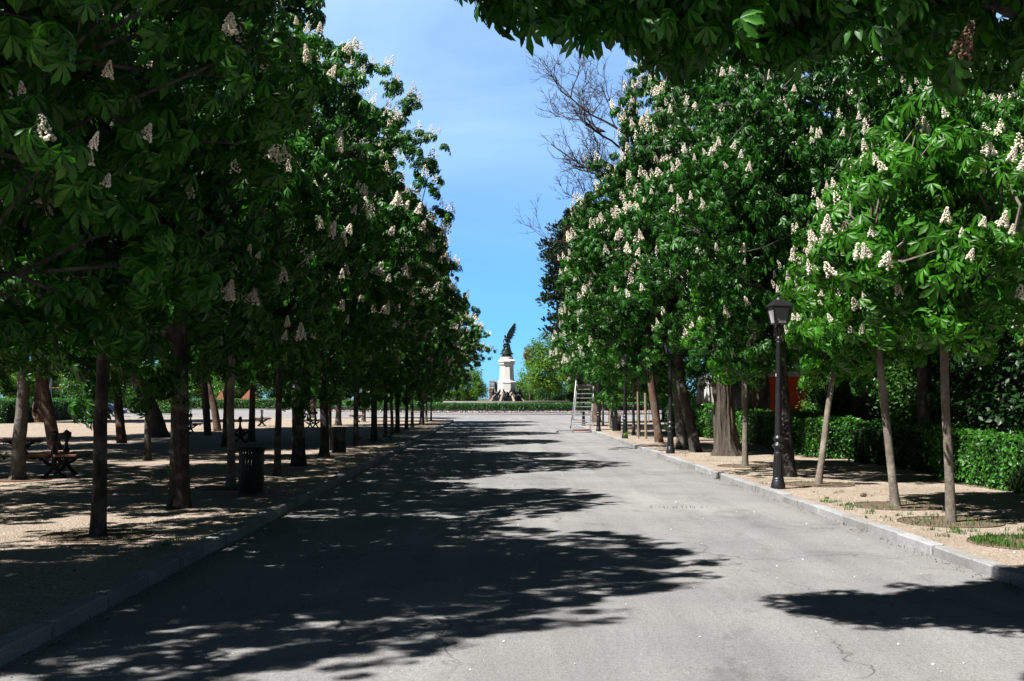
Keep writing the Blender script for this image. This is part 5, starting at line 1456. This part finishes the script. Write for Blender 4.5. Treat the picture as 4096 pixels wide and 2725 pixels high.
def tufts(cx, cy, spread, nt, per, h0, h1):
    c = np.stack([cx + rg.normal(0,spread[0],nt), cy + rg.normal(0,spread[1],nt)],1)
    P = np.repeat(c, per, 0) + rg.normal(0,.035,(nt*per,2)); return np.concatenate([P, np.full((len(P),1), GZ)],1)
G = np.concatenate([tufts(5.0,16.6,(.12,.7),12,22,0,0), tufts(5.3,13.2,(.4,.6),8,24,0,0), tufts(6.3,13.0,(.5,.5),7,18,0,0), tufts(5.6,15.4,(.5,.9),12,12,0,0), tufts(6.0,18.5,(.5,1.5),8,8,0,0), tufts(5.2,24,(.3,4),14,10,0,0),
                    tufts(-3.6,12.2,(.15,.4),6,18,0,0), tufts(-4.2,22,(.4,3),12,16,0,0), tufts(-4.3,41,(.4,2.5),24,22,0,0)])
G[:,0] = np.where((G[:,0] < 4.72) & (G[:,0] > 0), 4.75, G[:,0])
tag(link(bpy.data.objects.new('grass', blades(rg, G, .02, .06))), kind='stuff')
G = np.concatenate([np.stack([4.50+rg.normal(0,.02,90), rg.uniform(10,30,90), np.zeros(90)],1), np.stack([np.interp(q,[0,1],[-.1,3.4])+rg.normal(0,.03,60)*0+np.zeros(60), 17.3+rg.normal(0,.05,60), np.zeros(60)],1) if False else np.stack([rg.uniform(2.2,3.4,40), 17.2+rg.normal(0,.06,40), np.zeros(40)],1)])
tag(link(bpy.data.objects.new('seam_grass', blades(rg, G, .015, .05))), kind='stuff')
def weed(x, y, s, lab, seed, z=GZ):
    r2 = np.random.default_rng(seed); root = empty('weed', (x,y,z)); tag(root, lab, 'weed', 'weeds on the gravel')
    mb = MB(); tips = []
    for i in range(7):
        a = r2.uniform(0,6.28); e = np.array([math.cos(a)*.08, math.sin(a)*.08, r2.uniform(.12,.24)])*s; tips.append(e)
        mb.tube([(0,0,0), e*.5+np.array([0,0,.03])*s, e], [.004*s,.003*s,.002*s], 4)
    mb.build('stem', M['grass'], root)
    tips = np.array(tips); n = 90; w = r2.integers(0,len(tips),n); P = tips[w]*r2.uniform(.45,1.05,n)[:,None] + r2.normal(0,.02*s,(n,3))
    X, Y, N = frames(r2, n, np.tile(np.array([[0,-.3,.8]]),(n,1)), .5)
    v, f = scatter(SMALL, r2, P, X, Y, N, r2.uniform(.03,.055,n)*s)
    me = np_mesh('leaves', v, f, False); me.materials.append(M['leaf_far']); link(bpy.data.objects.new('leaves', me), root)
weed(-3.42, 7.55, 1.0, 'small pale leafy weed at the bottom left corner by the kerb', 1)
weed(-3.9, 41.5, 1.6, 'low green weed by the foot of a stout trunk in the left row', 2)
weed(-4.9, 40.2, 1.5, 'green weed left of the stout trunk farther along the left row', 3)
weed(-12.2, 28.4, 1.2, 'green weed at the left edge beyond the nearest bench', 4)
weed(-6.3, 22.2, 1.0, 'green weed between the thickest trunk and the near litter bin', 5)
weed(4.95, 43.7, 1.2, 'green weed at the foot of the third lamp post', 6)
weed(10.3, 66, 3.0, 'dark green weed on the walk beyond the reddish leaning trunk', 7)
stn = MB(); stn.ball((0,0,.03), .05, 8, 5, (1.2,1,.7)); o = stn.build('stone', M['soil'], None, True); o.location = (5.75,17.9,GZ); tag(o, 'single brown clod on the gravel behind the tree pits', 'stone')

# ------------------------------------------------------------------ camera, sun, sky
cam = bpy.data.cameras.new('camera'); cam.lens = 40; cam.sensor_width = 36; cam.clip_end = 5000; cam.clip_start = .05
co = link(bpy.data.objects.new('camera', cam)); co.location = (0, 0, 1.65)
co.rotation_euler = (R(90 + 2.907), 0, R(-.733)); S.camera = co
EL, AZ = 55.0, 31.0                                   # sun height; degrees behind the left-hand side
sv = Vector((-math.cos(R(AZ))*math.cos(R(EL)), -math.sin(R(AZ))*math.cos(R(EL)), math.sin(R(EL))))
sun = bpy.data.lights.new('sun', 'SUN'); sun.energy = SUN; sun.angle = R(.5); sun.color = (1.0, .965, .91)
so = link(bpy.data.objects.new('sun', sun)); so.rotation_euler = sv.to_track_quat('Z', 'Y').to_euler(); so.location = (-20, -10, 30)

w = bpy.data.worlds.new('World'); S.world = w; w.use_nodes = True
nt = w.node_tree; nt.nodes.clear()
N_ = nt.nodes.new; Lk = nt.links.new
sky = N_('ShaderNodeTexSky'); sky.sky_type = 'NISHITA'; sky.sun_disc = False; sky.sun_elevation = R(EL); sky.sun_rotation = R(270 - AZ)
sky.air_density = 1.0; sky.dust_density = .3; sky.ozone_density = 2.5; sky.altitude = 650
tc = N_('ShaderNodeTexCoord'); mp = N_('ShaderNodeMapping'); mp.inputs['Scale'].default_value = (1.0, 1.0, 3.6); Lk(tc.outputs['Generated'], mp.inputs['Vector'])
nz = N_('ShaderNodeTexNoise'); nz.inputs['Scale'].default_value = 2.1; nz.inputs['Detail'].default_value = 7; nz.inputs['Roughness'].default_value = .52; nz.inputs['Distortion'].default_value = .5
Lk(mp.outputs[0], nz.inputs['Vector'])
rp = N_('ShaderNodeValToRGB'); rp.color_ramp.elements[0].position = .42; rp.color_ramp.elements[0].color = (0,0,0,1); rp.color_ramp.elements[1].position = .78; rp.color_ramp.elements[1].color = (.55,.55,.55,1)
Lk(nz.outputs['Fac'], rp.inputs['Fac'])
sep = N_('ShaderNodeSeparateXYZ'); Lk(tc.outputs['Generated'], sep.inputs[0])
# thin veil of high cloud thickening with height, a few small puffs low down
hr = N_('ShaderNodeMapRange'); hr.inputs[1].default_value = .06; hr.inputs[2].default_value = .34; hr.inputs[3].default_value = .12; hr.inputs[4].default_value = 1.0; Lk(sep.outputs[2], hr.inputs[0])
vm = N_('ShaderNodeMath'); vm.operation = 'MULTIPLY'; Lk(rp.outputs[0], vm.inputs[0]); Lk(hr.outputs[0], vm.inputs[1])
va = N_('ShaderNodeMath'); va.operation = 'MULTIPLY_ADD'; va.inputs[1].default_value = .36; Lk(hr.outputs[0], va.inputs[0]); Lk(vm.outputs[0], va.inputs[2])
mx = N_('ShaderNodeMix'); mx.data_type = 'RGBA'; Lk(va.outputs[0], mx.inputs[0])
tint = N_('ShaderNodeMix'); tint.data_type = 'RGBA'; tint.blend_type = 'MULTIPLY'; tint.inputs[0].default_value = 1.0; tint.inputs[7].default_value = SKYTINT
Lk(sky.outputs[0], tint.inputs[6]); Lk(tint.outputs[2], mx.inputs[6]); mx.inputs[7].default_value = CLOUD
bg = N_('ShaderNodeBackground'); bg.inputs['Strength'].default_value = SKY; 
# sky dimmed towards the zenith to cut fill light in the shade
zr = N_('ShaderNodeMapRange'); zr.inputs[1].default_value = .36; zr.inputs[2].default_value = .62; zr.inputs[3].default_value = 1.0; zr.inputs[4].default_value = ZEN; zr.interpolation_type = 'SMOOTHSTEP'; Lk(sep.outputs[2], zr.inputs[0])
# and dimmed behind the view, so that shaded leaves get less fill light
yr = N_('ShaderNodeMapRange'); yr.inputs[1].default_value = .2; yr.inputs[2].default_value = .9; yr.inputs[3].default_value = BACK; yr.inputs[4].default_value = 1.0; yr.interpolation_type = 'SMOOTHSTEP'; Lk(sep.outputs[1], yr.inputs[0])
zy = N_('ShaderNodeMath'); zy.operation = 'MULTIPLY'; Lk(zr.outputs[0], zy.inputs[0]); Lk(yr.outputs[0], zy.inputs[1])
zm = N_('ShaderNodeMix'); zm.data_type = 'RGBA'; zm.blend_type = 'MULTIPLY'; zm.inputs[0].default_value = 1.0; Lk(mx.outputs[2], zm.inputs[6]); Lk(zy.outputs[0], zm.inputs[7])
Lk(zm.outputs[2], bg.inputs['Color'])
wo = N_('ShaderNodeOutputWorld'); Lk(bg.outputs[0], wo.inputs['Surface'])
S.view_settings.view_transform = 'Standard'; S.view_settings.look = 'None'; S.view_settings.exposure = EXPO; S.view_settings.gamma = 1.0; S.view_settings.use_curve_mapping = False
S.cycles.max_bounces = 6; S.cycles.diffuse_bounces = 2; S.cycles.glossy_bounces = 2; S.cycles.transmission_bounces = 4; S.cycles.transparent_max_bounces = 6
S.cycles.use_denoising = True; S.cycles.sample_clamp_indirect = 6.0
print('objects', len(S.objects))
